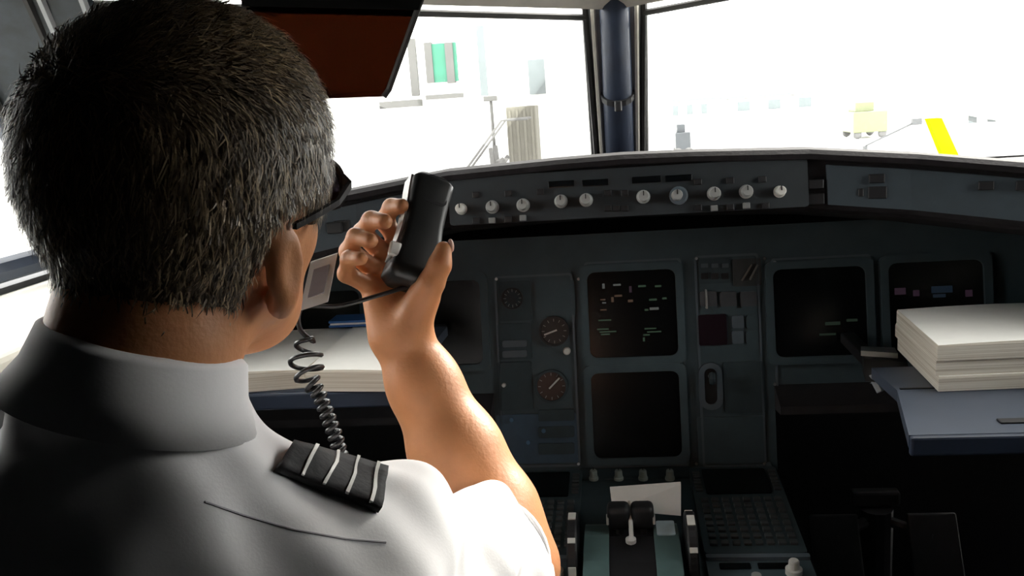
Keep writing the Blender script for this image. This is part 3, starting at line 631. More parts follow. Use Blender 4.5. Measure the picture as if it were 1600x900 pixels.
# sun visor, smoked brown, hanging by an arm from the frame
VIS = pane_mat('smoked_brown_acrylic', (.060, .026, .014), gloss=.03, rough=.15)
vz = thing('sun_visor', D(560, -20, 1.12), 'smoked reddish brown sun visor hanging beside the pilot’s forehead', 'visor')
poly = [D(384, 158, 1.16), D(602, 151, 1.10), D(610, 140, 1.10), D(661, -2, 1.07), D(700, -120, 1.05), D(384, -120, 1.12)]
b = BM(); hexa(b, [Vector(p) for p in poly], [Vector(p)+Vector((.001, .004, 0)) for p in poly]); obj('tinted_panel', b, VIS, vz)
pr = [Vector(p) for p in (poly[1], poly[2], poly[3], poly[4])]
obj('edge_strip', tube(BM(), [p-Vector((.002, 0, 0)) for p in pr], .004, 6), SEAL, vz)
b = BM(); pu = [D(380, 10, 1.12), D(655, 16, 1.067), D(702, -122, 1.04), D(380, -122, 1.10)]; hexa(b, [Vector(p)-Vector((0, .006, 0)) for p in pu], [Vector(p)-Vector((0, .001, 0)) for p in pu]); obj('darkening_plate', b, mat('matte_black', (.006, .006, .006), 1.0, vary=.1, spec=0.0), vz)  # black plate added to darken the upper part of the visor
obj('support_rail', tube(BM(), [D(300, -110, 1.12), D(760, -130, 1.04)], .009, 8), BLACK, vz)

# ================================================================ SIGNED-DISTANCE SCULPTING
class Clay:
    def __init__(s, lo, hi, h):
        s.lo = V(*lo); s.h = h; s.n = np.ceil((V(*hi)-s.lo)/h).astype(int)+1; s.a = np.full(s.n, .5, np.float32)
    def region(s, lo, hi):
        i0 = np.clip(np.floor((lo-s.lo)/s.h).astype(int), 0, s.n); i1 = np.clip(np.ceil((hi-s.lo)/s.h).astype(int)+1, 0, s.n)
        ax = [(s.lo[k] + s.h*np.arange(i0[k], i1[k])).astype(np.float32) for k in range(3)]
        return tuple(slice(i0[k], i1[k]) for k in range(3)), ax
    def put(s, fn, lo, hi, k=.01, op='add'):
        m = .03+k; sl, ax = s.region(np.asarray(lo)-m, np.asarray(hi)+m)
        if any(len(q) == 0 for q in ax): return
        d = fn(ax[0][:, None, None], ax[1][None, :, None], ax[2][None, None, :]).astype(np.float32); a = s.a[sl]
        if op == 'add': h = np.maximum(k-np.abs(a-d), 0)/k; s.a[sl] = np.minimum(a, d) - h*h*k*.25
        elif op == 'sub': h = np.maximum(k-np.abs(a+d), 0)/k; s.a[sl] = np.maximum(a, -d) + h*h*k*.25
    def cone(s, a, b, r1, r2, k=.01, op='add'):
        a, b = np.asarray(a, float), np.asarray(b, float); ba = b-a; l2 = float(ba@ba); 
        def fn(x, y, z):
            px, py, pz = x-a[0], y-a[1], z-a[2]; t = np.clip((px*ba[0]+py*ba[1]+pz*ba[2])/l2, 0, 1)
            return np.sqrt((px-t*ba[0])**2+(py-t*ba[1])**2+(pz-t*ba[2])**2) - (r1+(r2-r1)*t)
        R = max(r1, r2); s.put(fn, np.minimum(a, b)-R, np.maximum(a, b)+R, k, op)
    def chain(s, pts, rad, k=.01):
        for i in range(len(pts)-1): s.cone(pts[i], pts[i+1], rad[i], rad[i+1], k)
    def ell(s, c, r, B=None, k=.01, op='add'):
        c = np.asarray(c, float); B = np.eye(3) if B is None else np.asarray(B, float); r = np.asarray(r, float)
        def fn(x, y, z):
            px, py, pz = x-c[0], y-c[1], z-c[2]; q = [px*B[i][0]+py*B[i][1]+pz*B[i][2] for i in range(3)]
            k0 = np.sqrt(sum((q[i]/r[i])**2 for i in range(3))); k1 = np.sqrt(sum((q[i]/r[i]**2)**2 for i in range(3)))+1e-9
            return k0*(k0-1)/k1
        e = np.sqrt(((B*r[:, None])**2).sum(0)); s.put(fn, c-e, c+e, k, op)
    def mesh(s, name, m, smooth=2):
        v = s.a; S = v < 0; n = v.shape
        c = np.zeros(tuple(q-1 for q in n), np.int8)
        for dx in (0, 1):
            for dy in (0, 1):
                for dz in (0, 1): c += S[dx:n[0]-1+dx, dy:n[1]-1+dy, dz:n[2]-1+dz]
        I = np.argwhere((c > 0) & (c < 8)); idx = np.full(c.shape, -1, np.int32); idx[I[:, 0], I[:, 1], I[:, 2]] = np.arange(len(I))
        acc = np.zeros((len(I), 3)); cnt = np.zeros(len(I))
        cor = [(a, b_, e) for a in (0, 1) for b_ in (0, 1) for e in (0, 1)]
        val = {q: v[I[:, 0]+q[0], I[:, 1]+q[1], I[:, 2]+q[2]] for q in cor}
        for q in cor:
            for ax in range(3):
                if q[ax] == 0:
                    q2 = tuple(q[j]+(j == ax) for j in range(3)); a, b_ = val[q], val[q2]; mk = (a < 0) != (b_ < 0)
                    t = np.where(mk, a/np.where(mk, a-b_, 1), 0); p = np.tile(np.array(q, float), (len(I), 1)); p[:, ax] += t
                    acc[mk] += p[mk]; cnt[mk] += 1
        P = s.lo + s.h*(I + acc/np.maximum(cnt, 1)[:, None]); F = []
        for ax in range(3):
            o1, o2 = [(1, 2), (2, 0), (0, 1)][ax]; sl0 = [slice(None)]*3; sl1 = [slice(None)]*3; sl0[ax] = slice(0, -1); sl1[ax] = slice(1, None)
            A, B_ = S[tuple(sl0)], S[tuple(sl1)]; E = np.argwhere(A != B_); E = E[(E[:, o1] > 0) & (E[:, o2] > 0) & (E[:, o1] < n[o1]-1) & (E[:, o2] < n[o2]-1)]
            fl = A[E[:, 0], E[:, 1], E[:, 2]]; e1 = np.zeros(3, int); e1[o1] = 1; e2 = np.zeros(3, int); e2[o2] = 1
            g = lambda Q: idx[Q[:, 0], Q[:, 1], Q[:, 2]]
            q = np.stack([g(E-e1-e2), g(E-e2), g(E), g(E-e1)], 1); q[~fl] = q[~fl][:, ::-1]; F.append(q)
        F = np.concatenate(F); F = F[(F >= 0).all(1)]
        for _ in range(smooth):   # light Laplacian relaxation
            sm = np.zeros_like(P); ct = np.zeros(len(P))
            for a, b_ in ((0, 1), (1, 2), (2, 3), (3, 0)):
                for i, j in ((a, b_), (b_, a)): np.add.at(ct, F[:, i], 1); [np.add.at(sm[:, d_], F[:, i], P[F[:, j], d_]) for d_ in range(3)]
            P = P*.4 + .6*sm/np.maximum(ct, 1)[:, None]
        me = bpy.data.meshes.new(name); me.vertices.add(len(P)); me.vertices.foreach_set('co', P.astype(np.float32).ravel())
        me.loops.add(F.size); me.loops.foreach_set('vertex_index', F.ravel().astype(np.int32)); me.polygons.add(len(F)); me.polygons.foreach_set('loop_start', np.arange(0, F.size, 4, dtype=np.int32)); me.polygons.foreach_set('loop_total', np.full(len(F), 4, np.int32))
        me.polygons.foreach_set('use_smooth', np.ones(len(F), bool)); me.update(calc_edges=True); me.validate()
        if m: me.materials.append(m)
        return me, P, F

# ================================================================ THE PILOT
SKIN = mat('warm_skin', (.54, .235, .105), .5, vary=.10, scale=30, bump=.12, bscale=260, sub=.12, spec=.35)
SHIRT = mat('white_shirt_cotton', (.80, .79, .80), .85, vary=.03, scale=30, bump=.05, bscale=500, spec=.2)
HAIRM = mat('grizzled_hair', (.062, .043, .026), .6, vary=.55, scale=140, spec=.4)
HO = D(312, 322, .60)                       # between the ears, at eye height
hs = 1.03
hy, hp, hr = math.radians(-8), math.radians(5), math.radians(-9)    # head turned, lifted, tilted
Hf = V(-math.sin(hy)*math.cos(hp), math.cos(hy)*math.cos(hp), math.sin(hp)); Hr = np.cross(Hf, V(0, 0, 1)); Hr /= np.linalg.norm(Hr); Hu = np.cross(Hr, Hf)
Hr, Hu = math.cos(hr)*Hr + math.sin(hr)*Hu, math.cos(hr)*Hu - math.sin(hr)*Hr
HB = np.array([Hr, Hf, Hu])
def H(r_, f_, u_): return HO + hs*(Hr*r_ + Hf*f_ + Hu*u_)
S_R = D(566, 885, .645); S_L = D(226, 534, .56) + V(-.19, -.06, -.137)
NAX = V(.32, .18, 1.0); NAX /= np.linalg.norm(NAX); NC = D(226, 534, .56); NB = NC - NAX*.060                # base of the neck
EL = D(797, 884, .90); WR = D(630, 532, .92)
def head_clay(cl, grow=0.0):
    e = lambda c, r_, k=.02, op='add', B=HB: cl.ell(H(*c), hs*np.array(r_)+grow, B, k, op)
    e((0, -.012, .034), (.077, .099, .086)); e((0, -.026, .014), (.068, .074, .066), .03)
    e((0, .026, -.034), (.054, .058, .070), .03); e((0, .040, -.080), (.036, .038, .034), .03)
    for s in (-1, 1):
        cl.cone(H(s*.052, -.006, -.055), H(s*.016, .054, -.094), hs*.013+grow, hs*.012+grow, .03)
        e((s*.034, .052, -.028), (.017, .020, .018), .025)
def ear(cl):
    for s in (-1, 1):
        B = np.array([Hr*math.cos(.45)-s*Hf*math.sin(.45)*s*-1*-1, Hf, Hu]); a = .5
        n = Hr*s*.93 - Hf*.36; n /= np.linalg.norm(n); t = np.cross(Hu, n); B = np.array([n, t, Hu])
        c = (s*.077, -.032, -.022)
        cl.ell(H(*c), (.007, .0145, .027), B, .006); cl.ell(H(s*.073, -.028, -.046), (.007, .010, .013), B, .008)
        cl.ell(H(*c)+n*.009+t*(.004), (.006, .009, .018), B, .004, 'sub')
body = Clay(np.minimum.reduce([S_L, WR, EL, HO])-V(.12, .16, .26), np.maximum.reduce([S_R, WR, EL])+V(.07, .11, .30), .0026)
head_clay(body)
for s in (-1, 1):     # eye sockets, brows, eyes
    body.ell(H(s*.033, .092, .004), (.020, .016, .012), HB, .014, 'sub'); body.ell(H(s*.033, .080, .002), (.0125, .0125, .0125), HB, .004)
    body.cone(H(s*.014, .092, .022), H(s*.046, .074, .022), .007, .006, .012)
body.cone(H(0, .092, .008), H(0, .112, -.034), .007, .0125, .012); body.ell(H(.010, .102, -.038), (.008, .010, .007), HB, .006); body.ell(H(-.010, .102, -.038), (.008, .010, .007), HB, .006)
body.cone(H(-.020, .090, -.066), H(.020, .090, -.066), .007, .007, .008); body.cone(H(-.016, .089, -.077), H(.016, .089, -.077), .007, .007, .008); body.cone(H(-.022, .099, -.071), H(.022, .099, -.071), .002, .002, .004, 'sub')
ear(body)
body.cone(H(0, -.018, -.045), NC, .048, .051, .03); body.cone(NC, NB+V(0, 0, -.08), .051, .055, .03)
NB2 = NB+V(.0, -.0, -.055)
body.cone(NB2, S_R, .045, .052, .04); body.cone(NB2, S_L, .045, .052, .04); body.cone(S_R+V(0, 0, -.03), S_L+V(0, 0, -.03), .045, .045, .04)
body.chain([S_R, S_R*.5+EL*.5, EL], [.052, .050, .044], .02)
fa = lambda t: EL + (WR-EL)*t
body.chain([EL, fa(.22), fa(.5), fa(.8), WR], [.046, .051, .044, .034, .0285], .025)
body.chain([S_L, S_L+V(-.06, .10, -.20)], [.05, .042], .02)
# the hand round the handset
g_in = D(628, 425, .93)
palm = [D(648, 440, .928), D(628, 432, .938), D(606, 438, .935), D(592, 455, .925)]
for q in palm: body.cone(WR, q, .021, .0135, .016)
body.cone(D(640, 515, .905), D(662, 464, .892), .022, .0165, .014)         # ball of the thumb
body.cone(D(606, 520, .915), D(590, 470, .915), .019, .014, .014)          # heel of the hand
fingers = [([palm[0], D(632, 392, .952), D(600, 345, .948), D(612, 324, .930), D(628, 322, .914)], [.0125, .0108, .0098, .0092, .0082]),
           ([palm[1], D(610, 408, .945), D(566, 364, .934), D(580, 344, .912), D(601, 346, .895)], [.0125, .0110, .0102, .0094, .0084]),
           ([palm[2], D(592, 425, .932), D(545, 393, .914), D(556, 370, .893), D(579, 376, .878)], [.0122, .0106, .0098, .0090, .0080]),
           ([palm[3], D(580, 448, .918), D(541, 428, .898), D(545, 404, .880), D(564, 404, .866)], [.0115, .0096, .0088, .0080, .0072])]
for pts, rad in fingers: body.chain(pts, rad, .005)
thumb = [D(658, 470, .895), D(674, 442, .880), D(687, 414, .876), D(693, 390, .878)]
body.chain(thumb, [.0155, .0128, .0112, .0088], .006)
body_me, BP, BF = body.mesh('person_body', SKIN, 2)
del body
pl_root = thing('person', (HO[0], HO[1], 0), 'person in white uniform shirt with striped epaulettes, seated and speaking into a handset', 'person')
obj('body', body_me, None, pl_root)
# thumb nail
tn_ = thumb[-1]; nv = (CAM-tn_)/np.linalg.norm(CAM-tn_)
b = BM(); bmesh.ops.create_uvsphere(b, u_segments=12, v_segments=8, radius=1)
obj('fingernail', mesh_of('fingernail', b, mat('nail', (.68, .42, .32), .3, vary=.03), True), None, pl_root, Matrix.Translation(Vector(tn_+V(.007, .003, .003))) @ Matrix.Rotation(.5, 4, 'Z') @ Matrix.Diagonal((.003, .005, .007, 1)))

# ---- hair: a cropped cap over the skull and short strands
def head_local(P): q = (P-HO)/hs; return q@Hr, q@Hf, q@Hu
def hair_mask(r_, f_, u_):
    back = np.clip((.02-f_)/.08, 0, 1)
    line = np.where(f_ < -.02, -.098, -.098 + (f_+.02)*0)
    line = np.interp(f_, [-.12, -.065, -.054, -.046, -.004, .006, .020, .045, .062, .075, .12], [-.070, -.070, -.058, .012, .018, .0, -.012, .0, .045, .070, .070])
    return u_ - line
cap = Clay(HO-V(.15, .15, .15), HO+V(.15, .15, .17), .003)
head_clay(cap, .0055); cap.cone(H(0, -.018, -.045), NC, .048+.004, .051+.003, .03)
ax = [cap.lo[k] + cap.h*np.arange(cap.n[k]) for k in range(3)]
G = np.stack(np.meshgrid(*ax, indexing='ij'), -1).reshape(-1, 3); lr, lf, lu = head_local(G)
mk = hair_mask(lr, lf, lu); wob = .003*np.sin(lr*140+lf*60)+.002*np.sin(lu*170+lf*110)
top = np.clip((lu-.0)/.08, 0, 1)*.005; cap.a -= top.reshape(cap.n).astype(np.float32)
cap.a = np.maximum(cap.a + .0012*np.sin(lr*420+np.sin(lf*150)*2).reshape(cap.n)*np.sin(lu*330).reshape(cap.n), (-(mk+wob)*.5).reshape(cap.n)).astype(np.float32)
cap_me, CP, CF = cap.mesh('hair_cap', HAIRM, 2)
hc = obj('hair', cap_me, None, pl_root); hc['label'] = 'short grizzled brown hair'
# strands
lr, lf, lu = head_local(CP); outer = np.where((hair_mask(lr, lf, lu) > .004))[0]
nrm = np.zeros((len(cap_me.vertices), 3), np.float32); cap_me.vertices.foreach_get('normal', nrm.ravel()) if False else None
nrm = np.array([v_.normal[:] for v_ in cap_me.vertices])
dirc = CP-H(0, -.012, .03); dirc /= np.linalg.norm(dirc, axis=1)[:, None]
outer = outer[(nrm[outer]*dirc[outer]).sum(1) > .4]
NS = 26000; pk = rng.choice(outer, NS); base = CP[pk] - nrm[pk]*.002 + rng.normal(0, .0012, (NS, 3)); N_ = nrm[pk]
flow = -Hu[None]*1.0 - Hf[None]*.25 + rng.normal(0, .28, (NS, 3)); up_ = np.clip((head_local(CP[pk])[2]-.06)/.05, 0, 1)[:, None]; flow = flow*(1-up_) + up_*(Hf[None]*.9+Hr[None]*.35+rng.normal(0, .35, (NS, 3)))
flow -= N_*(flow*N_).sum(1)[:, None]; flow /= np.linalg.norm(flow, axis=1)[:, None]+1e-6
ln = (.006 + .010*np.clip((head_local(CP[pk])[2]+.08)/.12, 0, 1))*rng.uniform(.7, 1.3, NS); ln = ln[:, None]
p1 = base + flow*ln*.55 + N_*ln*.24; p2 = base + flow*ln*1.1 + N_*ln*.20; sd = np.cross(flow, N_); sd /= np.linalg.norm(sd, axis=1)[:, None]+1e-6; wd = .00055
PV = np.stack([base-sd*wd, base+sd*wd, p1-sd*wd*.8, p1+sd*wd*.8, p2], 1).reshape(-1, 3); ib = np.arange(NS)*5
me = bpy.data.meshes.new('hair_strands'); me.from_pydata(PV.tolist(), [], [f for i in ib.tolist() for f in ((i, i+1, i+3, i+2), (i+2, i+3, i+4))])
STR = bpy.data.materials.new('hair_strand'); STR.use_nodes = True; n_ = STR.node_tree.nodes; l_ = STR.node_tree.links; b_ = n_['Principled BSDF']; b_.inputs['Roughness'].default_value = .45
gi = n_.new('ShaderNodeNewGeometry'); cr = n_.new('ShaderNodeValToRGB'); e_ = cr.color_ramp.elements; e_[0].color = (.045, .031, .018, 1); e_[1].color = (.50, .37, .22, 1); e_[1].position = 1.0; em = cr.color_ramp.elements.new(.6); em.color = (.15, .105, .06, 1)
l_.new(gi.outputs['Random Per Island'], cr.inputs[0]); l_.new(cr.outputs[0], b_.inputs['Base Color']); me.materials.append(STR)
so = obj('strands', me, None, hc); so['kind'] = 'stuff'

# ---- shirt
def fold(x, y, z): return .0085*np.sin(38*x-26*z+1.6*np.sin(17*z)+12*y)*np.exp(-((z-NB[2]+.16)/.12)**2) + .0022*np.sin(60*x+35*z+2*np.sin(22*y)) + .0016*np.sin(95*z-50*x+20*y) + .0012*np.sin(130*y+40*x)
nax = NAX
sh = Clay(np.minimum.reduce([S_L, NB])-V(.20, .22, .62), np.maximum.reduce([S_R, EL, NB])+V(.10, .14, .16), .0042)
TY = math.radians(24); Tr = V(math.cos(TY), math.sin(TY), 0); Tf = V(-math.sin(TY), math.cos(TY), 0); TB = np.array([Tr, Tf, V(0, 0, 1)])
MID = (S_R+S_L)/2
sh.ell(MID+V(0, 0, -.13)-Tf*.01, (.205, .125, .21), TB, .05); sh.ell(MID+V(0, 0, -.36), (.185, .125, .25), TB, .06)
sh.ell(MID+V(0, 0, -.07)-Tf*.055+Tr*.10, (.10, .065, .12), TB, .05); sh.ell(MID+V(0, 0, -.07)-Tf*.055-Tr*.10, (.10, .065, .12), TB, .05)
sh.cone(NB2, S_R, .066, .064, .05); sh.cone(NB2, S_L, .060, .064, .05)
sh.cone(NB+V(0, 0, -.07), NB+nax*.012, .070, .063, .04)
sh.ell(S_R+Tf*.02, (.066, .066, .062), TB, .03); sh.ell(S_L, (.07, .068, .066), TB, .04)
SLV = S_R + (EL-S_R)*.80
sh.cone(S_R, SLV, .064, .068, .03); sh.cone(S_L, S_L+V(-.06, .10, -.20), .066, .072, .03)
xs = [sh.lo[k] + sh.h*np.arange(sh.n[k]) for k in range(3)]
sh.a += fold(xs[0][:, None, None], xs[1][None, :, None], xs[2][None, None, :]).astype(np.float32)
HEM_R = .0675
# cut: sleeve mouth, neck opening
sd_ = (EL-S_R)/np.linalg.norm(EL-S_R)
def cut_sleeve(x, y, z):
    d = (x-SLV[0])*sd_[0]+(y-SLV[1])*sd_[1]+(z-SLV[2])*sd_[2]; return np.maximum(-d, np.sqrt((x-SLV[0])**2+(y-SLV[1])**2+(z-SLV[2])**2)-.16)
sh.put(cut_sleeve, SLV-.17, SLV+.17, .004, 'sub')
sh.cone(SLV-sd_*.06, SLV+sd_*.1, .050, .058, .004, 'sub')
sh.cone(NB+nax*.055, NB+nax*.16, .0545, .058, .004, 'sub')
sh_me, SP, SF = sh.mesh('shirt', SHIRT, 2); del sh
so_ = obj('shirt', sh_me, None, pl_root)
h1 = np.cross(sd_, V(0, 0, 1)); h1 /= np.linalg.norm(h1); h2 = np.cross(sd_, h1)
obj('sleeve_hem', tube(BM(), [SLV-sd_*.004+HEM_R*.93*(h1*math.cos(k*math.pi/18)+h2*math.sin(k*math.pi/18)) for k in range(37)], .0035, 8), SHIRT, so_, None, True)
# collar: folded band round the neck
b = BM(); rows = []; nr = np.cross(nax, Hf); nr /= np.linalg.norm(nr); nf = np.cross(nr, nax)*-1
nf = Tf*.45+V(0, 1, 0)*.55; nf = nf-nax*(nf@nax); nf /= np.linalg.norm(nf); nr = np.cross(nf, nax)
for k in range(49):
    a = math.radians(-262 + 344*k/48) ; rd = .059+.0015*math.sin(3*a); c, s_ = math.cos(a), math.sin(a)
    frt = max(0, s_); dirv = nr*c + nf*s_
    base_ = NB + nax*(.018-.004*frt); outr = .008 + .008*abs(c)
    drop = .036 + .012*frt
    p = [base_+dirv*(rd-.004)+nax*.018, base_+dirv*(rd-.005)+nax*.042*(1-.2*frt), base_+dirv*(rd-.001)+nax*.047*(1-.2*frt), base_+dirv*(rd+.005)+nax*.042*(1-.2*frt), base_+dirv*(rd+.010)+nax*.020, base_+dirv*(rd+outr+.006)+nax*(.046-drop-.012), base_+dirv*(rd+outr+.001)+nax*(.046-drop-.012), base_+dirv*(rd+.006)+nax*.018]
    rows.append(p)
co = obj('collar', loft(b, rows, True), SHIRT, so_, None, True)
bvh = BVHTree.FromPolygons([Vector(p) for p in SP], SF.tolist())
def on_shirt(x, y, lift=0.0):
    q = Vector(ray(x, y)); hit, nn, i, dd = bvh.ray_cast(Vector(CAM), q.normalized())
    if hit is None:
        g_ = Vector(D(x, y, .62)); hit, nn, i, dd = bvh.find_nearest(g_)
    return hit + nn*lift, nn
# epaulette with four stripes, laid over the shoulder
EPA = mat('black_epaulette_cloth', (.018, .018, .02), .85, vary=.2, scale=300, bump=.2); SILV = mat('silver_braid', (.62, .62, .60), .5, .2, vary=.1)
ea, eb, ec, ed = V(452, 700), V(606, 742), V(590, 803), V(426, 738)
def strip(s0, s1, t0, t1, lift, thick, ns, nt):
    top, bot = [], []
    for i in range(ns+1):
        r1, r2 = [], []
        for j in range(nt+1):
            s_ = s0+(s1-s0)*i/ns; t_ = t0+(t1-t0)*j/nt; p = (ea*(1-s_)+eb*s_)*(1-t_)+(ed*(1-s_)+ec*s_)*t_
            h_, nn = on_shirt(*p)
            r1.append((h_, nn)); r2.append(None)
        top.append(r1)
    # smooth the normals a little and keep only hits
    A = [[h_+nn*(lift+thick) for h_, nn in r_] for r_ in top]; C_ = [[h_+nn*lift for h_, nn in r_] for r_ in top]
    bm = BM(); va = [[bm.verts.new(p) for p in r_] for r_ in A]; vc = [[bm.verts.new(p) for p in r_] for r_ in C_]
    for i in range(ns):
        for j in range(nt): bm.faces.new((va[i][j], va[i+1][j], va[i+1][j+1], va[i][j+1])); bm.faces.new((vc[i][j], vc[i][j+1], vc[i+1][j+1], vc[i+1][j]))
    for i in range(ns):
        for j in (0, nt): bm.faces.new((va[i][j], va[i+1][j], vc[i+1][j], vc[i][j]))
    for j in range(nt):
        for i in (0, ns): bm.faces.new((va[i][j], va[i][j+1], vc[i][j+1], vc[i][j]))
    return bm
try:
    ep = obj('epaulette', strip(0, 1, 0, 1, .001, .006, 18, 6), EPA, pl_root, None, True); ep['label'] = 'black epaulette with four silver stripes'
    for s_ in (.22, .45, .68, .90): obj('stripe', strip(s_-.016, s_+.016, -.0, 1.0, .0062, .0022, 2, 6), SILV, ep)
except Exception as ex: print('EPAULETTE', ex)
# seam across the yoke
def seam(pts, rad, m, name):
    P_ = []
    for (x0, y0), (x1, y1) in zip(pts, pts[1:]):
        for k in range(8):
            h_, nn = on_shirt(x0+(x1-x0)*k/8, y0+(y1-y0)*k/8, .0)
            if h_ is not None: P_.append(h_)
    if len(P_) > 3: obj(name, tube(BM(), P_, rad, 6), m, so_)
seam([(320, 784), (380, 805), (460, 828), (540, 842), (612, 848)], .0008, mat('seam_thread', (.42, .41, .43), .9), 'yoke_seam')

# ---- trousers and seat below the frame
NAVYC = mat('navy_trouser_cloth', (.012, .014, .022), .9, vary=.15)
HIP = V(-.47, MID[1]+.0, .52)
tr = Clay(HIP-V(.3, .25, .52), HIP+V(.3, .75, .25), .010)
tr.ell(HIP+V(0, 0, .06), (.19, .14, .17), TB, .05)
for s in (-1, 1):
    kn = HIP+V(s*.11, .44, .03); ft = V(kn[0], kn[1]+.10, .06)
    tr.chain([HIP+V(s*.09, .02, .0), kn, ft], [.095, .065, .05], .03)
    b = BM(); box(b, ft+V(0, .06, -.025), (.095, .27, .07), bev=.03, seg=3); obj('shoe', b, BLACK, pl_root, None, True)
obj('trousers', tr.mesh('trousers', NAVYC, 2)[0], None, pl_root)
st = thing('pilot_seat', (HIP[0], HIP[1], 0), 'dark pilot seat under the person in the white shirt', 'seat')
SEATM = mat('dark_sheepskin', (.025, .026, .03), .95, vary=.2, bump=.3)
obj('seat_cushion', box(BM(), (HIP[0], HIP[1]+.12, .385), (.44, .50, .09), bev=.03, seg=3), SEATM, st, None, True)
obj('backrest', box(BM(), (0, 0, 0), (.46, .09, .44), bev=.035, seg=3), SEATM, st, Matrix.Translation((HIP[0], HIP[1]-.215, .66)) @ Matrix.Rotation(.10, 4, 'X'), True)
obj('base', box(BM(), (HIP[0], HIP[1]+.08, .17), (.34, .36, .34), bev=.02), BLACK, st)

# ---- eyeglasses
gs = thing('eyeglasses', H(0, .10, 0), 'dark framed eyeglasses worn on the pilot’s face', 'eyeglasses')
GF = mat('black_glasses_frame', (.010, .009, .010), .7, vary=.1, spec=.15); GLN = pane_mat('tinted_lens', (.05, .045, .06), gloss=.05)
for s in (-1, 1):
    loop = []
    for k in range(25):
        a = 2*math.pi*k/24; w_, h_ = .024, .018; c, q = math.cos(a), math.sin(a)
        e_x = math.copysign(abs(c)**.7, c)*w_; e_z = math.copysign(abs(q)**.7, q)*h_; rr = s*.034+e_x
        loop.append(H(rr, .106-.9*max(0, abs(rr)-.02)**2*6-.10*max(0, abs(rr)-.045), -.001+e_z))
    obj('rim', tube(BM(), loop, .0028, 6), GF, gs)
    b = BM(); b.faces.new([b.verts.new(Vector(p)) for p in loop[:-1]]); r_ = bmesh.ops.extrude_face_region(b, geom=b.faces[:]); bmesh.ops.translate(b, verts=[v_ for v_ in r_['geom'] if isinstance(v_, bmesh.types.BMVert)], vec=Vector(Hf*.0015)); obj('lens', b, GLN, gs)
    b = BM(); 
    pts = [H(s*.058, .097, .006), H(s*.070, .082, .006), H(s*.084, .03, .006), H(s*.086, -.010, .006), H(s*.083, -.030, .004)]
    loft(b, [[Vector(p)+Vector(Hu)*a_*q+Vector(Hr)*c_ for a_, c_ in ((1, -.0015), (1, .0015), (-1, .0015), (-1, -.0015))] for p, q in zip(pts, (.0042, .003, .0022, .002, .002))], True)
    obj('temple', b, GF, gs)
obj('bridge', tube(BM(), [H(-.010, .106, .005), H(0, .109, .008), H(.010, .106, .005)], .0025, 6), GF, gs)

# ---- the handset
a0, a1 = D(640, 448, .893), D(672, 284, .950)
HSX = a1-a0; hl = np.linalg.norm(HSX)
side_ = RGT*math.cos(.5) + FWD*math.sin(.5); side_ = side_ - HSX*(side_@HSX)/hl**2
FH = Frame((a0+a1)/2, side_, HSX)
hd = thing('handset', a0, 'black radio handset with lit side edges gripped in the raised hand', 'handset')
HBK = mat('handset_black', (.014, .015, .015), .4, vary=.15)
b = BM(); rows = []
for k in range(17):
    t = k/16; yy = (t-.5)*hl; wd = .0265 - .006*t + .002*math.cos(2*math.pi*t); hh = .016+.006*abs(2*t-1)**2
    if k in (0, 16): wd *= .80; hh *= .7
    rows.append([FH.at(x, yy, z).translation for x, z in rrect(2*wd, 2*hh, .008, 3)])
obj('body', loft(b, rows, True), HBK, hd, None, True)
PALEG = mat('lit_side_grey', (.50, .52, .50), .4, vary=.05)  # pale strips paint the light on the handset's side faces
for s in (-1, 1):
    rows = []
    for k in range(9):
        t = .18+.78*k/8 if s < 0 else .45+.52*k/8; yy = (t-.5)*hl; wd = .0265-.006*t+.002*math.cos(2*math.pi*t); wz = .010 if s < 0 else .004
        rows.append([FH.at(s*(wd+d_), yy, z_).translation for d_, z_ in ((-.002, -wz), (.0016, -wz), (.0016, wz), (-.002, wz))])
    obj('lit_side', loft(BM(), rows, True), PALEG if s < 0 else METAL, hd)
obj('corner_highlight', box(BM(), (0, 0, 0), (.012, .016, .006), bev=.002), KNOBW, hd, FH.at(-.0265, -.036, .014))  # white block painting the highlight on the handset's lit corner
b = BM(); prism(b, rrect(.026, .034, .006), 0, .003, FH.at(.004, .045, .0145)); obj('speaker_grille', b, BLACK, hd)
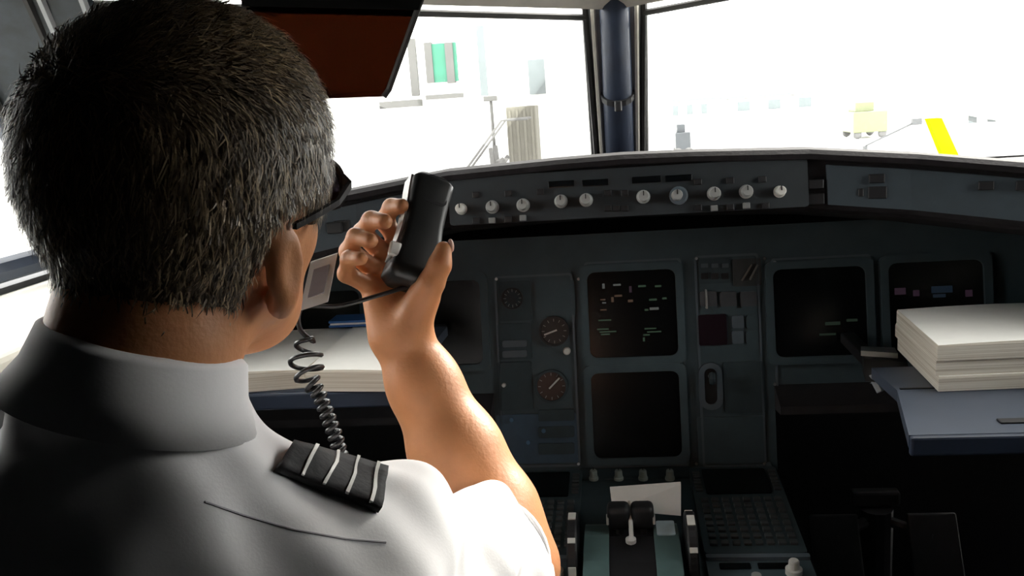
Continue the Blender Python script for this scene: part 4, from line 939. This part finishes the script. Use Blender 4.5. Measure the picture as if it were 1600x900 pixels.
# tag with a printed grey patch, on the cord
tg = [D(468, 486, .835), D(512, 472, .845), D(527, 396, .895), D(485, 410, .885)]
tgo = obj('tag', hexa(BM(), [Vector(p) for p in tg], [Vector(p)+Vector((0, .002, .0005)) for p in tg]), PAPER, hd)
ctr = sum(tg)/4; tn0 = np.cross(tg[1]-tg[0], tg[3]-tg[0]); tn0 = tn0/np.linalg.norm(tn0); tn0 = tn0 if tn0@(CAM-ctr) > 0 else -tn0; tp = [ctr+(p-ctr)*.58+tn0*.0012 for p in tg]
obj('printed_patch', hexa(BM(), [Vector(p) for p in tp], [Vector(p-tn0*.001) for p in tp]), mat('grey_print', (.36, .32, .33), .8, vary=.08, scale=60), tgo)
# cord: straight lead, loose loops, tight coil
def spline(P_, n):
    P_ = [V(*p) for p in P_]; P_ = [2*P_[0]-P_[1]] + P_ + [2*P_[-1]-P_[-2]]; out = []
    for i in range(1, len(P_)-2):
        for k in range(n):
            t = k/n; p0, p1, p2, p3 = P_[i-1:i+3]; out.append(.5*((2*p1)+(-p0+p2)*t+(2*p0-5*p1+4*p2-p3)*t*t+(-p0+3*p1-3*p2+p3)*t**3))
    return out + [P_[-2]]
lead = spline([a0+V(0, .005, .0), D(590, 462, .885), D(530, 478, .875), D(474, 480, .857), D(468, 512, .85), D(490, 535, .85)], 10)
ax1 = spline([D(482, 528, .85), D(478, 560, .845), D(482, 590, .84), D(500, 620, .84), D(514, 655, .84), D(528, 695, .84), D(545, 760, .85), D(560, 860, .88)], 60)
coil = []; ph = 0.0
for i, p in enumerate(ax1):
    t = (ax1[min(i+1, len(ax1)-1)]-ax1[max(i-1, 0)]); ds = np.linalg.norm(t)/2; t = t/np.linalg.norm(t); n1 = np.cross(t, V(.2, .9, .1)); n1 /= np.linalg.norm(n1); n2 = np.cross(t, n1)
    fr = i/len(ax1); rad = np.interp(fr, [0, .08, .22, .32, .40, 1], [.004, .014, .015, .008, .0055, .0055]); pit = np.interp(fr, [0, .25, .38, 1], [.018, .014, .0075, .0075])
    ph += 2*math.pi*ds/pit; coil.append(p + rad*(n1*math.cos(ph)+n2*math.sin(ph)))
CORD = mat('black_cord', (.02, .02, .022), .35, vary=.1, spec=.6)
obj('coiled_cord', tube(BM(), lead+coil, .0024, 6), CORD, hd, None, True)
